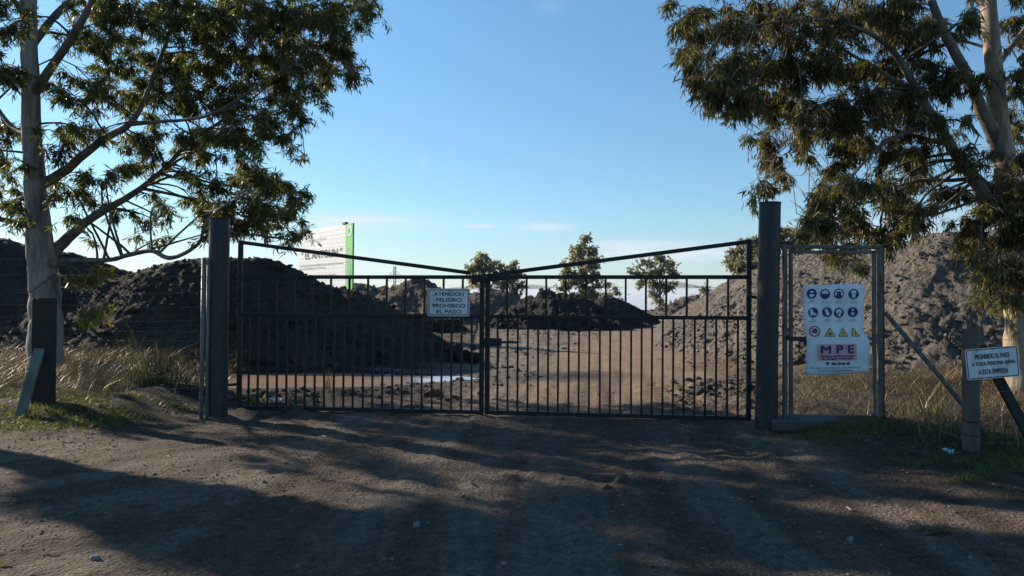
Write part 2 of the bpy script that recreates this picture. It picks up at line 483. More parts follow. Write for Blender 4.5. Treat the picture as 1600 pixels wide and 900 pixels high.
def axis(segs):
    out = [segs[0][0]]
    for a, b, s0, s1 in segs:
        p = a; 
        while p < b - 1e-6:
            t = (p - a) / (b - a)
            p = min(b, p + s0 * (s1 / s0) ** t)
            out.append(p)
    return np.array(out)

ys = axis([(-30, -2, 4, 1), (-2, 3.2, .5, .08), (3.2, 10, .035, .06), (10, 17, .06, .10), (17, 40, .10, .45), (40, 130, .45, 5), (130, 600, 6, 40), (600, 8400, 60, 1200)])
xs = axis([(-8600, -600, 1200, 80), (-600, -60, 70, 8), (-60, -10, 7, .16), (-10, -5, .14, .055), (-5, 5, .05, .05), (5, 10, .055, .14), (10, 60, .16, 7), (60, 600, 8, 70), (600, 8600, 80, 1200)])
GX, GY = np.meshgrid(xs, ys)
GZ = gh_raw(GX, GY)
nx, ny = len(xs), len(ys)
idx = np.arange(nx * ny).reshape(ny, nx)
quads = np.stack([idx[:-1, :-1], idx[:-1, 1:], idx[1:, 1:], idx[1:, :-1]], -1).reshape(-1, 4)
ground = build_obj('ground', np.stack([GX, GY, GZ], -1).reshape(-1, 3), quads, np.full(len(quads), 4), M['ground'])
ground['kind'] = 'structure'
def zone_colors(x, y):
    n = fbm(x * .5, y * .5, 4, 61)
    d = np.abs(x - path_center(y))
    path = (1 - sstep(1.3, 2.6, d + 1.2 * n)) * sstep(9.0, 12.5, y + n)
    path = np.maximum(path, .50 * sstep(13, 18, y) * (1 - sstep(3, 7, d + 2 * n)))
    path = path * (1 - sstep(70, 100, y))
    soil = np.maximum(sstep(3.6, 4.6, -x - .10 * (y - 9) + .5 * n) * sstep(7.9, 9.4, y + n) * (1 - sstep(16, 18, y)), right_bank(x, y + 1.6 + n))
    soil = np.maximum(soil, sstep(95, 130, y) * .8)
    pd = pud_d(x, y)
    wet = (1 - sstep(1.35, 2.2, pd + .5 * n))
    bm = np.exp(-((y - 12.0 - .10 * (x + 3)) / .8) ** 2) * sstep(-6.2, -5.0, x) * (1 - sstep(-1.8, 0, x))
    wet = np.maximum(wet, bm * .9)
    wet = np.maximum(wet, np.exp(-((y - 10.3) / .6) ** 2) * (1 - sstep(-3.4, -2.6, x)) * sstep(-5, -4, x))
    pale = .55 * sstep(12.0, 14.5, y) * (1 - sstep(28, 50, y)) * sstep(-2.2, -.9, x + .3 * n) * sstep(1.2, 2.4, d + n) * (1 - sstep(3.0, 4.5, x))
    c0 = .55 + .11 * (y - 9) + .010 * (y - 9) ** 2 * (y < 9)
    lat = x - c0
    road = (1 - sstep(13, 18, y)) * (1 - soil)
    stk = fbm(lat * 3.2, y * .16 + lat * .15, 4, 67, .62)
    stk2 = fbm(((x + 2) * .80 - (y - 5) * .62) * 4.0, ((x + 2) * .62 + (y - 5) * .8) * .2, 4, 69, .62)
    left = 1 - sstep(-2.8, -1.2, x + .2 * (y - 5))
    wgt = (1 - left) * stk + left * stk2
    pale = np.maximum(pale, road * np.clip(.06 + .8 * wgt, 0, .34))
    wet = np.maximum(wet, road * np.clip(-.05 - 1.0 * wgt + .25 * fbm(x * 2.2, y * 2.2, 3, 70), 0, .55))
    mud = sstep(-1.2, -2.2, x + .3 * n) * sstep(10.3, 11.2, y) * (1 - sstep(17, 18, y)) * sstep(-7, -6, x)
    wet = np.maximum(wet, .95 * mud); pale = pale * (1 - mud); path = path * (1 - mud)
    pale = np.maximum(pale, .65 * np.exp(-((pd - 1.12) / .10) ** 2) * sstep(-4.0, -2.2, x))  # sky reflection beside the puddle, put into the ground colour as a pale ring
    return np.stack([path, soil, wet, np.clip(pale, 0, 1)], -1)
ca = ground.data.color_attributes.new('zone', 'FLOAT_COLOR', 'POINT')
ca.data.foreach_set('color', zone_colors(GX, GY).reshape(-1, 4).astype(np.float32).ravel())

# muddy puddle
def puddle():
    m, nt, b = mat_new('muddy_water')
    v = objco(nt, (.6, 1.6, 1))
    f = noise(nt, v, 1.3, 3)
    nt.links.new(ramp(nt, f, [(.3, (.17, .105, .062)), (.7, (.25, .165, .10))]), b.inputs['Base Color'])
    b.inputs['Roughness'].default_value = .40; b.inputs['Specular IOR Level'].default_value = .25
    vs, fs = [(PUD_C[0], PUD_C[1], -.045)], []
    n = 96
    for k in range(n):
        th = 2 * math.pi * k / n
        w = (1 + .10 * math.sin(3 * th + 1) + .07 * math.sin(5 * th + .4)) * 1.02
        x = PUD_A * w * math.cos(th)
        vs.append((PUD_C[0] + x, PUD_C[1] + PUD_B * w * math.sin(th) + .10 * x, -.045))
        fs.append((0, k + 1, (k + 1) % n + 1))
    o = build_obj('puddle_water', np.array(vs), [i for f in fs for i in f], [3] * n, m)
    o['kind'] = 'structure'
    # pale blue sky reflection on wet ground, painted along the far and right rim
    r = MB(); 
    ms = simple('painted_sky_sheen', (.26, .31, .42), (.52, .57, .66), 4, .35, 0, .3, .004)
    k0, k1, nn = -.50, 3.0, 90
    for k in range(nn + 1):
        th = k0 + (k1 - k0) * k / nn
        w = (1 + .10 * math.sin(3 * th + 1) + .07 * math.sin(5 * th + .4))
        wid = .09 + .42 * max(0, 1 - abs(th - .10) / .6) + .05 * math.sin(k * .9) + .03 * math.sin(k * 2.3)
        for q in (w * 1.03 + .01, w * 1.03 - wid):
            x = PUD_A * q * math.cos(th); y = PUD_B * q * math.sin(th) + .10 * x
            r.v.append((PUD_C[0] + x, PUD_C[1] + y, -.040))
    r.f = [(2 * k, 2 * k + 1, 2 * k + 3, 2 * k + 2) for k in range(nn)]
    o = r.build('puddle_sky_sheen', ms); o['kind'] = 'structure'
puddle()

# ------------------------------------------------------------------ heaps of spoil
def rock_mesh(seed, n=10, m=7):
    r = random.Random(seed); ph = [r.uniform(0, 6.28) for _ in range(6)]
    vs, fs = [(0, 0, -.5)], []
    for j in range(1, m):
        la = -math.pi / 2 + math.pi * j / m
        for i in range(n):
            lo = 2 * math.pi * i / n
            k = 1 + .18 * math.sin(2 * lo + ph[0] + la) + .14 * math.sin(3 * lo + ph[1] - 2 * la) + .10 * math.sin(5 * lo + ph[2]) + r.uniform(-.07, .07)
            vs.append((k * .5 * math.cos(la) * math.cos(lo), k * .5 * math.cos(la) * math.sin(lo) * .8, .5 * k * math.sin(la) * .7))
    vs.append((0, 0, .36))
    for i in range(n): fs.append((0, 1 + (i + 1) % n, 1 + i))
    for j in range(m - 2):
        for i in range(n):
            a = 1 + j * n + i; b = 1 + j * n + (i + 1) % n
            fs.append((a, b, b + n, a + n))
    k = 1 + (m - 2) * n
    for i in range(n): fs.append((k + i, k + (i + 1) % n, len(vs) - 1))
    return np.array(vs), fs
def heap(name, label, ridge, Y, slope_f, slope_b, mat, res=.09, rough=.22, fine=.07, seed=1, group=None, nclod=900, top=.25):
    """a ridge read as (px, py) at distance Y, falling away to both sides"""
    pts = [P(px, py, Y if not callable(Y) else Y(px)) for px, py in ridge]
    rx = np.array([p.x for p in pts]); rz = np.array([p.z for p in pts]); ry = np.array([p.y for p in pts])
    hmax = rz.max()
    x0, x1 = rx.min() - hmax / slope_f - .3, rx.max() + hmax / slope_f + .3
    y0, y1 = ry.min() - hmax / slope_f - .8, ry.max() + hmax / slope_b + .8
    gx = np.linspace(x0, x1, max(8, int((x1 - x0) / res))); gy = np.linspace(y0, y1, max(8, int((y1 - y0) / res)))
    X, Yg = np.meshgrid(gx, gy)
    wx = X + .35 * fbm(X * .5, Yg * .5, 3, seed + 3); wy = Yg + .35 * fbm(X * .5 + 9, Yg * .5, 3, seed + 4)
    e = top
    seg = np.concatenate([[0], np.cumsum(np.hypot(np.diff(rx), np.diff(ry)))])
    u = np.linspace(0, seg[-1], int(seg[-1] / .22) + 2)
    Z = np.full_like(X, -9.0); d = np.full_like(X, 9.0)
    for cx, cy, cz in zip(np.interp(u, seg, rx), np.interp(u, seg, ry), np.interp(u, seg, rz)):
        dd = np.hypot(wx - cx, wy - cy)
        sl = np.where(wy < cy, slope_f, slope_b)
        Z = np.maximum(Z, cz - sl * (np.sqrt(dd * dd + e * e) - e)); d = np.minimum(d, dd)
    n1 = fbm(X * .7, Yg * .7, 3, seed)
    n2 = np.abs(fbm(X * 2.0, Yg * 2.0, 5, seed + 7, .6))
    n3 = np.abs(fbm(X * 5.5, Yg * 5.5, 4, seed + 11, .7))
    # runnels down the slope
    n4 = fbm(X * 1.6, Yg * .25, 3, seed + 19)
    k = sstep(-.3, .6, Z)
    Z = Z + k * (rough * .7 * n1 + rough * 1.5 * (n2 - .22) + fine * 2.2 * (n3 - .2) + rough * .5 * n4) * np.clip(np.abs(d) / .8 + .35, 0, 1)
    G = gh_raw(X, Yg)
    Z = np.maximum(Z, G - .25)
    n_y, n_x = X.shape
    ii = np.arange(n_x * n_y).reshape(n_y, n_x)
    q = np.stack([ii[:-1, :-1], ii[:-1, 1:], ii[1:, 1:], ii[1:, :-1]], -1)
    keep = (Z - G)[:-1, :-1] > -.2
    keep |= (Z - G)[1:, 1:] > -.2
    keep |= (Z - G)[:-1, 1:] > -.2
    keep |= (Z - G)[1:, :-1] > -.2
    q = q[keep]
    used = np.unique(q)
    remap = np.full(n_x * n_y, -1); remap[used] = np.arange(len(used))
    V = np.stack([X, Yg, Z], -1).reshape(-1, 3)[used]
    loc = (float((x0 + x1) / 2), float(ry.mean()), 0)
    o = build_obj(name, V - np.array(loc), remap[q], np.full(len(q), 4), mat, None, True, False)
    o.location = loc
    tag(o, label, 'spoil heap', group)
    if nclod:
        r = np.random.default_rng(seed + 500)
        rv, rf = rock_mesh(seed, 7, 5)
        C = V - np.array(loc)
        front = np.nonzero((V[:, 2] > .05) & (V[:, 1] < np.interp(V[:, 0], np.sort(rx), ry[np.argsort(rx)]) + .8))[0]
        pick = r.choice(front, nclod)
        foot = np.exp(-np.clip(V[pick, 2], 0, 9) / 1.2)
        sz = np.exp(r.normal(math.log(.040), .62, nclod)) * (.7 + .9 * foot); sz = sz.clip(.025, .38)
        ang = r.random(nclod) * 6.28; c_, s_ = np.cos(ang)[:, None], np.sin(ang)[:, None]
        vx = rv[:, 0][None] * c_ - rv[:, 1][None] * s_; vy = rv[:, 0][None] * s_ + rv[:, 1][None] * c_
        pos = C[pick] + r.normal(size=(nclod, 3)) * np.array([.03, .03, 0])
        VV = np.stack([pos[:, :1] + vx * sz[:, None], pos[:, 1:2] + vy * sz[:, None], pos[:, 2:3] + (rv[:, 2][None] + .1) * sz[:, None] * r.uniform(.6, 1.2, (nclod, 1))], -1).reshape(-1, 3)
        ff = np.array([i for q in rf for i in q])
        cl = build_obj('clods', VV, (ff[None] + (np.arange(nclod) * len(rv))[:, None]).ravel(), np.tile([len(q) for q in rf], nclod), mat, None, False, False)
        cl.parent = o; cl['kind'] = 'stuff'
    return o

G_HEAP = 'heaps of mining spoil in the yard'
heap('spoil_heap', 'long dark spoil heap behind the left gate leaf and the puddle',
     [(60, 470), (110, 446), (160, 438), (205, 430), (235, 420), (270, 409), (310, 404), (360, 403), (405, 402), (432, 408), (460, 428), (500, 443), (550, 455), (580, 469), (605, 486), (640, 510), (680, 538), (715, 553), (745, 566), (760, 580)],
     lambda px: 19.0, .92, .7, M['heap_dark'], .065, .09, .05, 3, G_HEAP, 3600)
heap('spoil_heap', 'tall dark spoil heap behind the pale trunked tree at the far left',
     [(-420, 480), (-300, 400), (-200, 370), (-100, 362), (-40, 362), (0, 371), (40, 381), (75, 388), (120, 397), (160, 409), (190, 423), (215, 440), (245, 480), (270, 540)],
     lambda px: 21.6, .88, .7, M['heap_dark'], .085, .11, .06, 13, G_HEAP, 2600)
heap('spoil_heap', 'big sunlit grey brown spoil heap behind the narrow mesh door',
     [(1078, 486), (1098, 468), (1130, 450), (1168, 430), (1200, 414), (1240, 400), (1290, 392), (1340, 390), (1385, 393), (1420, 383), (1450, 370), (1480, 362), (1505, 365), (1535, 370), (1570, 378), (1610, 386), (1680, 398), (1800, 420), (1900, 470), (1960, 530)],
     lambda px: np.interp(px, [1078, 1130, 1170, 1240, 1340, 1480, 1900], [50.0, 37.0, 30.5, 24.5, 21.0, 18.4, 18.2]), .72, .7, M['heap_grey'], .055, .10, .055, 23, G_HEAP, 9000)
heap('spoil_heap', 'brown pointed spoil heap right of the billboard, left flank sunlit',
     [(570, 500), (590, 480), (610, 464), (630, 447), (648, 436), (660, 436), (675, 446), (700, 462), (725, 478), (760, 492)], lambda px: 46.0, .62, .6, M['heap_far'], .16, .35, .12, 33, G_HEAP, top=.3)
heap('spoil_heap', 'low dark spoil ridge between the billboard and the brown pointed heap',
     [(500, 470), (540, 449), (560, 443), (575, 447), (588, 452), (603, 447), (615, 450), (630, 466), (645, 488)], lambda px: 54.0, .6, .6, M['heap_far'], .2, .4, .12, 43, G_HEAP, top=.3)
heap('spoil_heap', 'dark rounded spoil heap below the pair of trees behind the gate centre',
     [(700, 485), (725, 468), (745, 456), (762, 450), (780, 453), (797, 463), (815, 478), (835, 492)], lambda px: 50.0, .62, .6, M['heap_far'], .18, .3, .12, 53, G_HEAP, top=.3)
heap('spoil_heap', 'dark clumpy spoil heap mid yard with a knob on its left shoulder',
     [(775, 494), (795, 488), (812, 474), (823, 464), (833, 464), (838, 474), (850, 463), (864, 455), (880, 458), (905, 467), (930, 474), (955, 480), (985, 496)], lambda px: 40.0, .6, .6, M['heap_black'], .13, .42, .14, 63, G_HEAP, top=.25)
heap('spoil_heap', 'smooth dark spoil heap tapering right of the clumpy middle heap',
     [(905, 490), (925, 474), (942, 464), (958, 465), (975, 474), (990, 484), (1008, 495)], lambda px: 46.0, .62, .6, M['heap_black'], .16, .12, .05, 73, G_HEAP, top=.3)
heap('spoil_heap', 'dark lumpy spoil heap beside the sunlit slope, small bush above it',
     [(1010, 492), (1035, 485), (1055, 474), (1075, 465), (1100, 463), (1125, 465), (1145, 466), (1170, 480)], lambda px: 62.0, .6, .6, M['heap_far'], .2, .5, .16, 83, G_HEAP, top=.4)
def rubble_band(label, ridge, Y, mat, seed, rough):
    return heap('rubble_bank', label, ridge, lambda px: Y, .8, .8, mat, .09, rough, .2, seed, 'low banks of dumped rubble', top=.15)
rubble_band('low black bank of rubble under the no-entry sign on the gate', [(600, 520), (625, 502), (660, 496), (700, 498), (722, 507), (740, 521)], 34.0, M['heap_black'], 93, .5)
rubble_band('low black bank of rubble in front of the clumpy middle heap', [(757, 512), (785, 500), (820, 494), (860, 490), (900, 494), (940, 496), (965, 503), (985, 514)], 36.5, M['heap_black'], 103, .55)
rubble_band('small black mound of clods at the right end of the long dark heap', [(690, 568), (705, 556), (722, 551), (738, 556), (752, 568)], 18.6, M['heap_black'], 113, .22)

# ------------------------------------------------------------------ big gate and its posts
A = PG(374, 641); B = PG(1172, 662)
A = Vector((A.x, A.y, 0)); B = Vector((B.x, B.y, 0))
GDIR = (B - A).normalized(); GANG = math.atan2(GDIR.y, GDIR.x); GNRM = Vector((-GDIR.y, GDIR.x, 0))

def gate_tz(px, py):
    """(distance along the gate from its left hinge, height) of a photo pixel on the gate's plane"""
    d = ROT @ Vector(((px - 800.0) / F, -(py - 450.0) / F, -1.0))
    s = (A - CAM).dot(GNRM) / d.dot(GNRM)
    p = CAM + d * s
    return (p - A).dot(GDIR), p.z

def gate_leaf(label, x_h, x_c, n_up, n_lo, top_h, left):
    t0, _ = gate_tz(x_h, 500); t1, _ = gate_tz(x_c, 500)
    loc = A + GDIR * t0
    root = thing('gate_leaf', label, 'gate', loc, GANG, 'leaves of the double gate')
    zt = gate_tz(x_h, top_h)[1]
    zu_h, zu_c = gate_tz(x_h, 433)[1], gate_tz(x_c, 433)[1]
    zm_h, zm_c = gate_tz(x_h, 491 if left else 497)[1], gate_tz(x_c, 494.5)[1]
    zb_h, zb_c = gate_tz(x_h, 636 if left else 654)[1], gate_tz(x_c, 644)[1]
    L = t1 - t0; sg = 1 if L > 0 else -1
    lz = lambda a, b, t: a + (b - a) * t / L
    def part(nm, shapes):
        m = MB()
        for a, b, w, d in shapes: m.bar(a, b, w, d)
        return m.build(nm, M['gate_paint'], root)
    w = .06
    part('hinge_stile', [((0, 0, zb_h - .03), (0, 0, zt + .03), w, .06)])
    part('closing_stile', [((L, 0, zb_c - .03), (L, 0, zu_c + .03), w, .06)])
    e = sg * .031
    part('upper_rail', [((e, 0, zu_h), (L - e, 0, zu_c), .052, .05)])
    part('middle_rail', [((e, 0, zm_h), (L - e, 0, zm_c), .048, .05)])
    part('bottom_rail', [((e, 0, zb_h), (L - e, 0, zb_c), .052, .05)])
    Lc = gate_tz(735 if left else 790, 432)[0] - t0
    part('sloping_rail', [((e, 0, zt), (Lc, 0, lz(zu_h, zu_c, Lc) + .055), .052, .05)])
    for k in range(n_up):
        t = L * (k + 1) / (n_up + 1)
        part('upper_bar', [((t + random.uniform(-.004, .004), 0, lz(zm_h, zm_c, t) + .022), (t, 0, lz(zu_h, zu_c, t) - .024), .027, .028)])
    for k in range(n_lo):
        t = L * (k + 1) / (n_lo + 1)
        part('lower_bar', [((t + random.uniform(-.005, .005), random.uniform(-.004, .004), lz(zb_h, zb_c, t) + .024), (t, 0, lz(zm_h, zm_c, t) - .022), .026, .026)])
    return root, L, loc
lf, LL, lloc = gate_leaf('left leaf of the dark barred double gate, with the warning sign', 375, 753, 12, 24, 379, True)
rf, RL, rloc = gate_leaf('right leaf of the dark barred double gate, with the bolt box', 1170, 762, 12, 24, 378, False)

# overlap plate where the leaves meet, bolt box, hinges: parts of the right leaf
def rl(px, py, dy=0.0):
    t, z = gate_tz(px, py)
    return Vector((t - (rloc - A).dot(GDIR), dy, z))
m = MB(); m.bar(rl(738, 436, -.055), rl(798, 431, -.055), .105, .05); m.build('overlap_plate', M['gate_paint'], rf)
m = MB(); m.box(rl(771, 534, -.06), (.235, .07, .105), None, .008); bb = m.build('bolt_box', M['gate_paint'], rf)
m = MB(); m.tube([rl(752, 534, -.06), rl(811, 534.5, -.06)], .016, 8); m.build('bolt', M['black'], bb)
m = MB(); m.bar(rl(780, 541, -.08), rl(780, 567, -.08), .022, .02); m.build('bolt_handle', M['black'], bb)
for py in (464, 603):
    m = MB()
    a = rl(1170, py - 8, -.03); b = rl(1173, py, -.06); c = rl(1187, py + 2, -.10)
    m.tube([a, b, c], .02, 8); m.tube([a + Vector((0, 0, -.06)), a + Vector((0, 0, .08))], .026, 8)
    m.build('hinge', M['gate_paint'], rf)
m = MB(); a = rl(372, 460); 
# left hinges
def ll(px, py, dy=0.0):
    t, z = gate_tz(px, py)
    return Vector((t - (lloc - A).dot(GDIR), dy, z))
for py in (462, 600):
    m = MB(); a = ll(374, py, -.03); m.tube([a, a + Vector((-.05, -.06, 0)), a + Vector((-.22, -.20, 0))], .02, 8)
    m.tube([a + Vector((0, 0, -.06)), a + Vector((0, 0, .08))], .026, 8); m.build('hinge', M['gate_paint'], lf)

# chain and padlock hanging on the left leaf
def links(path, r, wire):
    m = MB()
    path = [Vector(p) for p in path]
    for i in range(len(path) - 1):
        c = (path[i] + path[i + 1]) / 2; t = (path[i + 1] - path[i]).normalized()
        s = t.orthogonal().normalized()
        if i % 2: s = t.cross(s)
        pts = []
        for k in range(13):
            a = 2 * math.pi * k / 12
            pts.append(c + t * math.cos(a) * r * 1.5 + s * math.sin(a) * r)
        m.tube(pts, wire, 5, False)
    return m
cpath = []
for k in range(16):
    t = k / 15
    cpath.append(A + GDIR * gate_tz(743 + 3 * math.sin(t * 5), 500 + 34 * t)[0] + Vector((0, 0, gate_tz(743, 500 + 34 * t)[1])) - GNRM * .05)
ch = links(cpath, .016, .006).build('chain', M['galv']); tag(ch, 'short steel chain hanging beside the closing bar of the left gate leaf', 'chain')
pk = thing('padlock', 'dark padlock at the end of the chain on the gate', 'padlock', cpath[-1], GANG)
m = MB(); m.box((0, 0, -.075), (.075, .035, .08), None, .008); m.build('lock_body', M['black'], pk)
m = MB(); m.tube([(.022 * math.cos(a), 0, -.035 + .035 * math.sin(a)) for a in [math.pi * k / 8 for k in range(9)]], .006, 6); m.build('shackle', M['galv'], pk)

def pillar(label, base, top, r):
    o = thing('gate_post', label, 'post', (base.x, base.y, 0), 0, 'big round posts of the gate')
    d = top - base
    m = MB()
    n = 14
    pts = [base + d * (k / n) for k in range(n + 1)]
    pts[0] = base - d * .06
    pts.append(top + Vector((0, 0, .004)))
    rad = [r * (1 + .012 * math.sin(k * 1.7)) for k in range(n + 1)] + [r * .93]
    m.tube([p - Vector((base.x, base.y, 0)) for p in pts], rad, 32)
    b = m.build('shaft', M['post_paint'], o, True)
    md = b.modifiers.new('edge', 'EDGE_SPLIT'); md.split_angle = math.radians(40)
    m = MB(); m.tube([top - Vector((base.x, base.y, -.0045)), top - Vector((base.x, base.y, -.02))], [r * 1.03, r * 1.03], 32); m.build('cap_plate', M['post_paint'], o)
    m = MB(); nn = 28; rr = random.Random(int(base.x * 100))
    ring = []
    for j, (q, hz) in enumerate(((r * .9, .04), (r * 1.3, .026), (r * 1.8, .008), (r * 2.5, -.03))):
        for k in range(nn):
            a = 2 * math.pi * k / nn; f = 1 + .22 * math.sin(2 * a + base.x) + rr.uniform(-.06, .06)
            x, y = q * f * math.cos(a), q * f * math.sin(a)
            ring.append((x, y, gh(base.x + x, base.y + y) + hz * (1 + .35 * math.sin(3 * a + 1)) ))
    m.add(ring, [(j * nn + k, j * nn + (k + 1) % nn, (j + 1) * nn + (k + 1) % nn, (j + 1) * nn + k) for j in range(3) for k in range(nn)])
    d_ = m.build('soil_collar', M['clod'], o, True)
    return o
pb = PG(334, 655); pt = P(343, 343, pb.y + .12); pb = Vector((pb.x, pb.y + .12, 0))
pillar('thick dark steel post at the left side of the gate', pb, pt, .128)
qb = PG(1202, 680); qt = P(1203, 319, qb.y + .13); qb = Vector((qb.x, qb.y + .13, 0))
pillar('thick dark steel post between the gate and the mesh door', qb, qt, .126)

# thin galvanised pipes next to the left post
o = thing('fence_pipe', 'pair of thin galvanised fence pipes against the left gate post', 'fence post', (PG(318, 655).x, PG(318, 655).y, 0))
for a, b, r in ((314.5, 317.5, .028), (322.5, 324.5, .02)):
    p0 = PG(a, 655); p1 = P(b + 1, 404, p0.y)
    m = MB(); m.tube([p0 + Vector((0, 0, -.15)), p1], r, 12); m.build('pipe', M['galv'], o, True, True)
    for k in range(12):
        m = MB(); q = p0.lerp(p1, .06 + .075 * k); m.tube([q + Vector((0, 0, -.006)), q + Vector((0, 0, .006))], r + .004, 10)
        m.build('wire_tie', M['galv'], o, False, True)
PIPE = PG(314.5, 655)

# ------------------------------------------------------------------ left fence
wp = PG(66, 650)
o = thing('fence_post', 'square dark timber fence post with a plank leaning on it at far left', 'fence post', (wp.x, wp.y, gh(wp.x, wp.y)))
m = MB(); zt = P(65, 486, wp.y).z
for k, (a, b) in enumerate(((-.075, .0), (.04, .003))):
    m.box((a, b, zt / 2 - .1), ((.085, .19)[k], .15, zt + .2 - .02 * (1 - k)), Matrix.Rotation(.04 * k, 3, 'Z'), .012)
m.build('timber', M['wood_dark'], o)
b = MB(); b.bar(PG(27, 662) + Vector((0, 0, -.03)), P(62, 545, wp.y - .17), .13, .035)
o = b.build('plank', M['wood_grey']); tag(o, 'grey weathered plank leaning against the square timber post', 'plank')

wf = thing('wire_fence', 'many stranded wire fence in front of the pale trunked tree', 'fence', (wp.x, wp.y, 0))
zs = [P(316, y, PIPE.y).z for y in (407, 431, 456, 480, 500, 518, 531, 544, 557, 572, 588, 606, 626)]
for k, z in enumerate(zs):
    m = MB()
    a = Vector((PIPE.x - .03, PIPE.y - .03, z)); b = Vector((wp.x, wp.y + .12, z + .02)); c = Vector((-12.5, wp.y + .5, z + .03))
    pts = []
    for i in range(11):
        t = i / 10; p = a.lerp(b, t); p.z -= .02 * math.sin(math.pi * t) * (1 + (k * 7 % 5) / 3); pts.append(p)
    for i in range(1, 7):
        t = i / 6; p = b.lerp(c, t); p.z -= .03 * math.sin(math.pi * t); pts.append(p)
    m.tube(pts, .0017, 4); m.build('wire', M['wire'], wf, True, True)
o = thing('fence_post', 'timber fence post beyond the left edge of the photo', 'fence post', (-12.5, wp.y + .6, 0))
m = MB(); m.box((0, 0, .95), (.17, .15, 2.2), None, .012); m.build('timber', M['wood_dark'], o)

# ------------------------------------------------------------------ mesh door on the right
DY = PG(1300, 676).y
def D(px, py, dy=0.0): return P(px, py, DY) + Vector((0, dy, 0))
base = D(1300, 678)
fr = thing('door_frame', 'weathered galvanised frame around the mesh door', 'door frame', (base.x, DY, 0))
def pbar(nm, a, b, w, d, mt, root):
    m = MB(); m.bar(a, b, w, d); return m.build(nm, mt, root, False, True)
pbar('frame_post', D(1226.5, 686), D(1226, 382), .05, .05, M['rusty'], fr)
pbar('frame_post', D(1375.5, 686), D(1375, 382), .055, .055, M['rusty'], fr)
pbar('frame_head', D(1229.8, 385.5), D(1371.2, 386.5), .045, .052, M['rusty'], fr)
pbar('thin_post', D(1384, 680, .05), D(1383, 384, .05), .022, .022, M['black'], fr)
pbar('thin_post', D(1219.5, 676, .12), D(1219.5, 384, .12), .022, .022, M['black'], fr)
for y in (415, 470, 600, 640):
    pbar('wire_band', D(1371, y, -.02), D(1386, y + 1, .03), .008, .008, M['black'], fr)
dl = thing('mesh_door', 'narrow door of galvanised tube and chain link mesh', 'door', (base.x, DY - .01, 0))
pbar('door_stile', D(1235.5, 672, -.01), D(1235, 391.5, -.01), .042, .04, M['rusty'], dl)
pbar('door_stile', D(1365.5, 672, -.01), D(1365, 391.5, -.01), .042, .04, M['rusty'], dl)
pbar('door_rail', D(1238.4, 394, -.01), D(1362.4, 394, -.01), .036, .038, M['rusty'], dl)
pbar('door_rail', D(1238.4, 669, -.01), D(1362.4, 669, -.01), .045, .038, M['rusty'], dl)
pbar('door_rail', D(1238.4, 528, -.01), D(1362.4, 529, -.01), .034, .036, M['rusty'], dl)
m = MB(); m.bar(D(1228, 528, -.05), D(1258, 531, -.05), .05, .05); m.bar(D(1255, 528, -.05), D(1257, 541, -.05), .04, .04)
m.tube([D(1246, 534, -.06), D(1245, 550, -.07), D(1256, 556, -.06)], .010, 6); m.build('door_latch', M['black'], dl, False, True)
# chain link: zigzag wires
m = MB()
x0, x1 = D(1238, 500).x, D(1362, 500).x; z0, z1 = D(1300, 667).z, D(1300, 396).z
step = .062
k = -int((z1 - z0) / step) - 1
def clip_seg(x, z, s):
    pts = []
    # line z = z0 + s*(X - x)
    xa = max(x0, x if s > 0 else x - (z1 - z0)); xb = min(x1, x + (z1 - z0) if s > 0 else x)
    if xb - xa < .02: return None
    za, zb = z0 + s * (xa - x), z0 + s * (xb - x)
    return (xa, za), (xb, zb)
X = x0 - (z1 - z0)
while X < x1 + (z1 - z0):
    for s in (1, -1):
        c = clip_seg(X, z0, s)
        if c: m.tube([(c[0][0], DY + .012 + .004 * s, c[0][1]), (c[1][0], DY + .012 + .004 * s, c[1][1])], .0019, 3, False)
    X += step * 1.35
m.build('chain_link_mesh', M['wire'], dl, True, True)

sl = MB(); c = PG(1307, 684); sl.box((c.x, DY - .02, gh(c.x, c.y) - .045), (1.42, .5, .14), None, .018)
o = sl.build('threshold_slab', M['concrete']); tag(o, 'low concrete slab under the mesh door', 'slab')

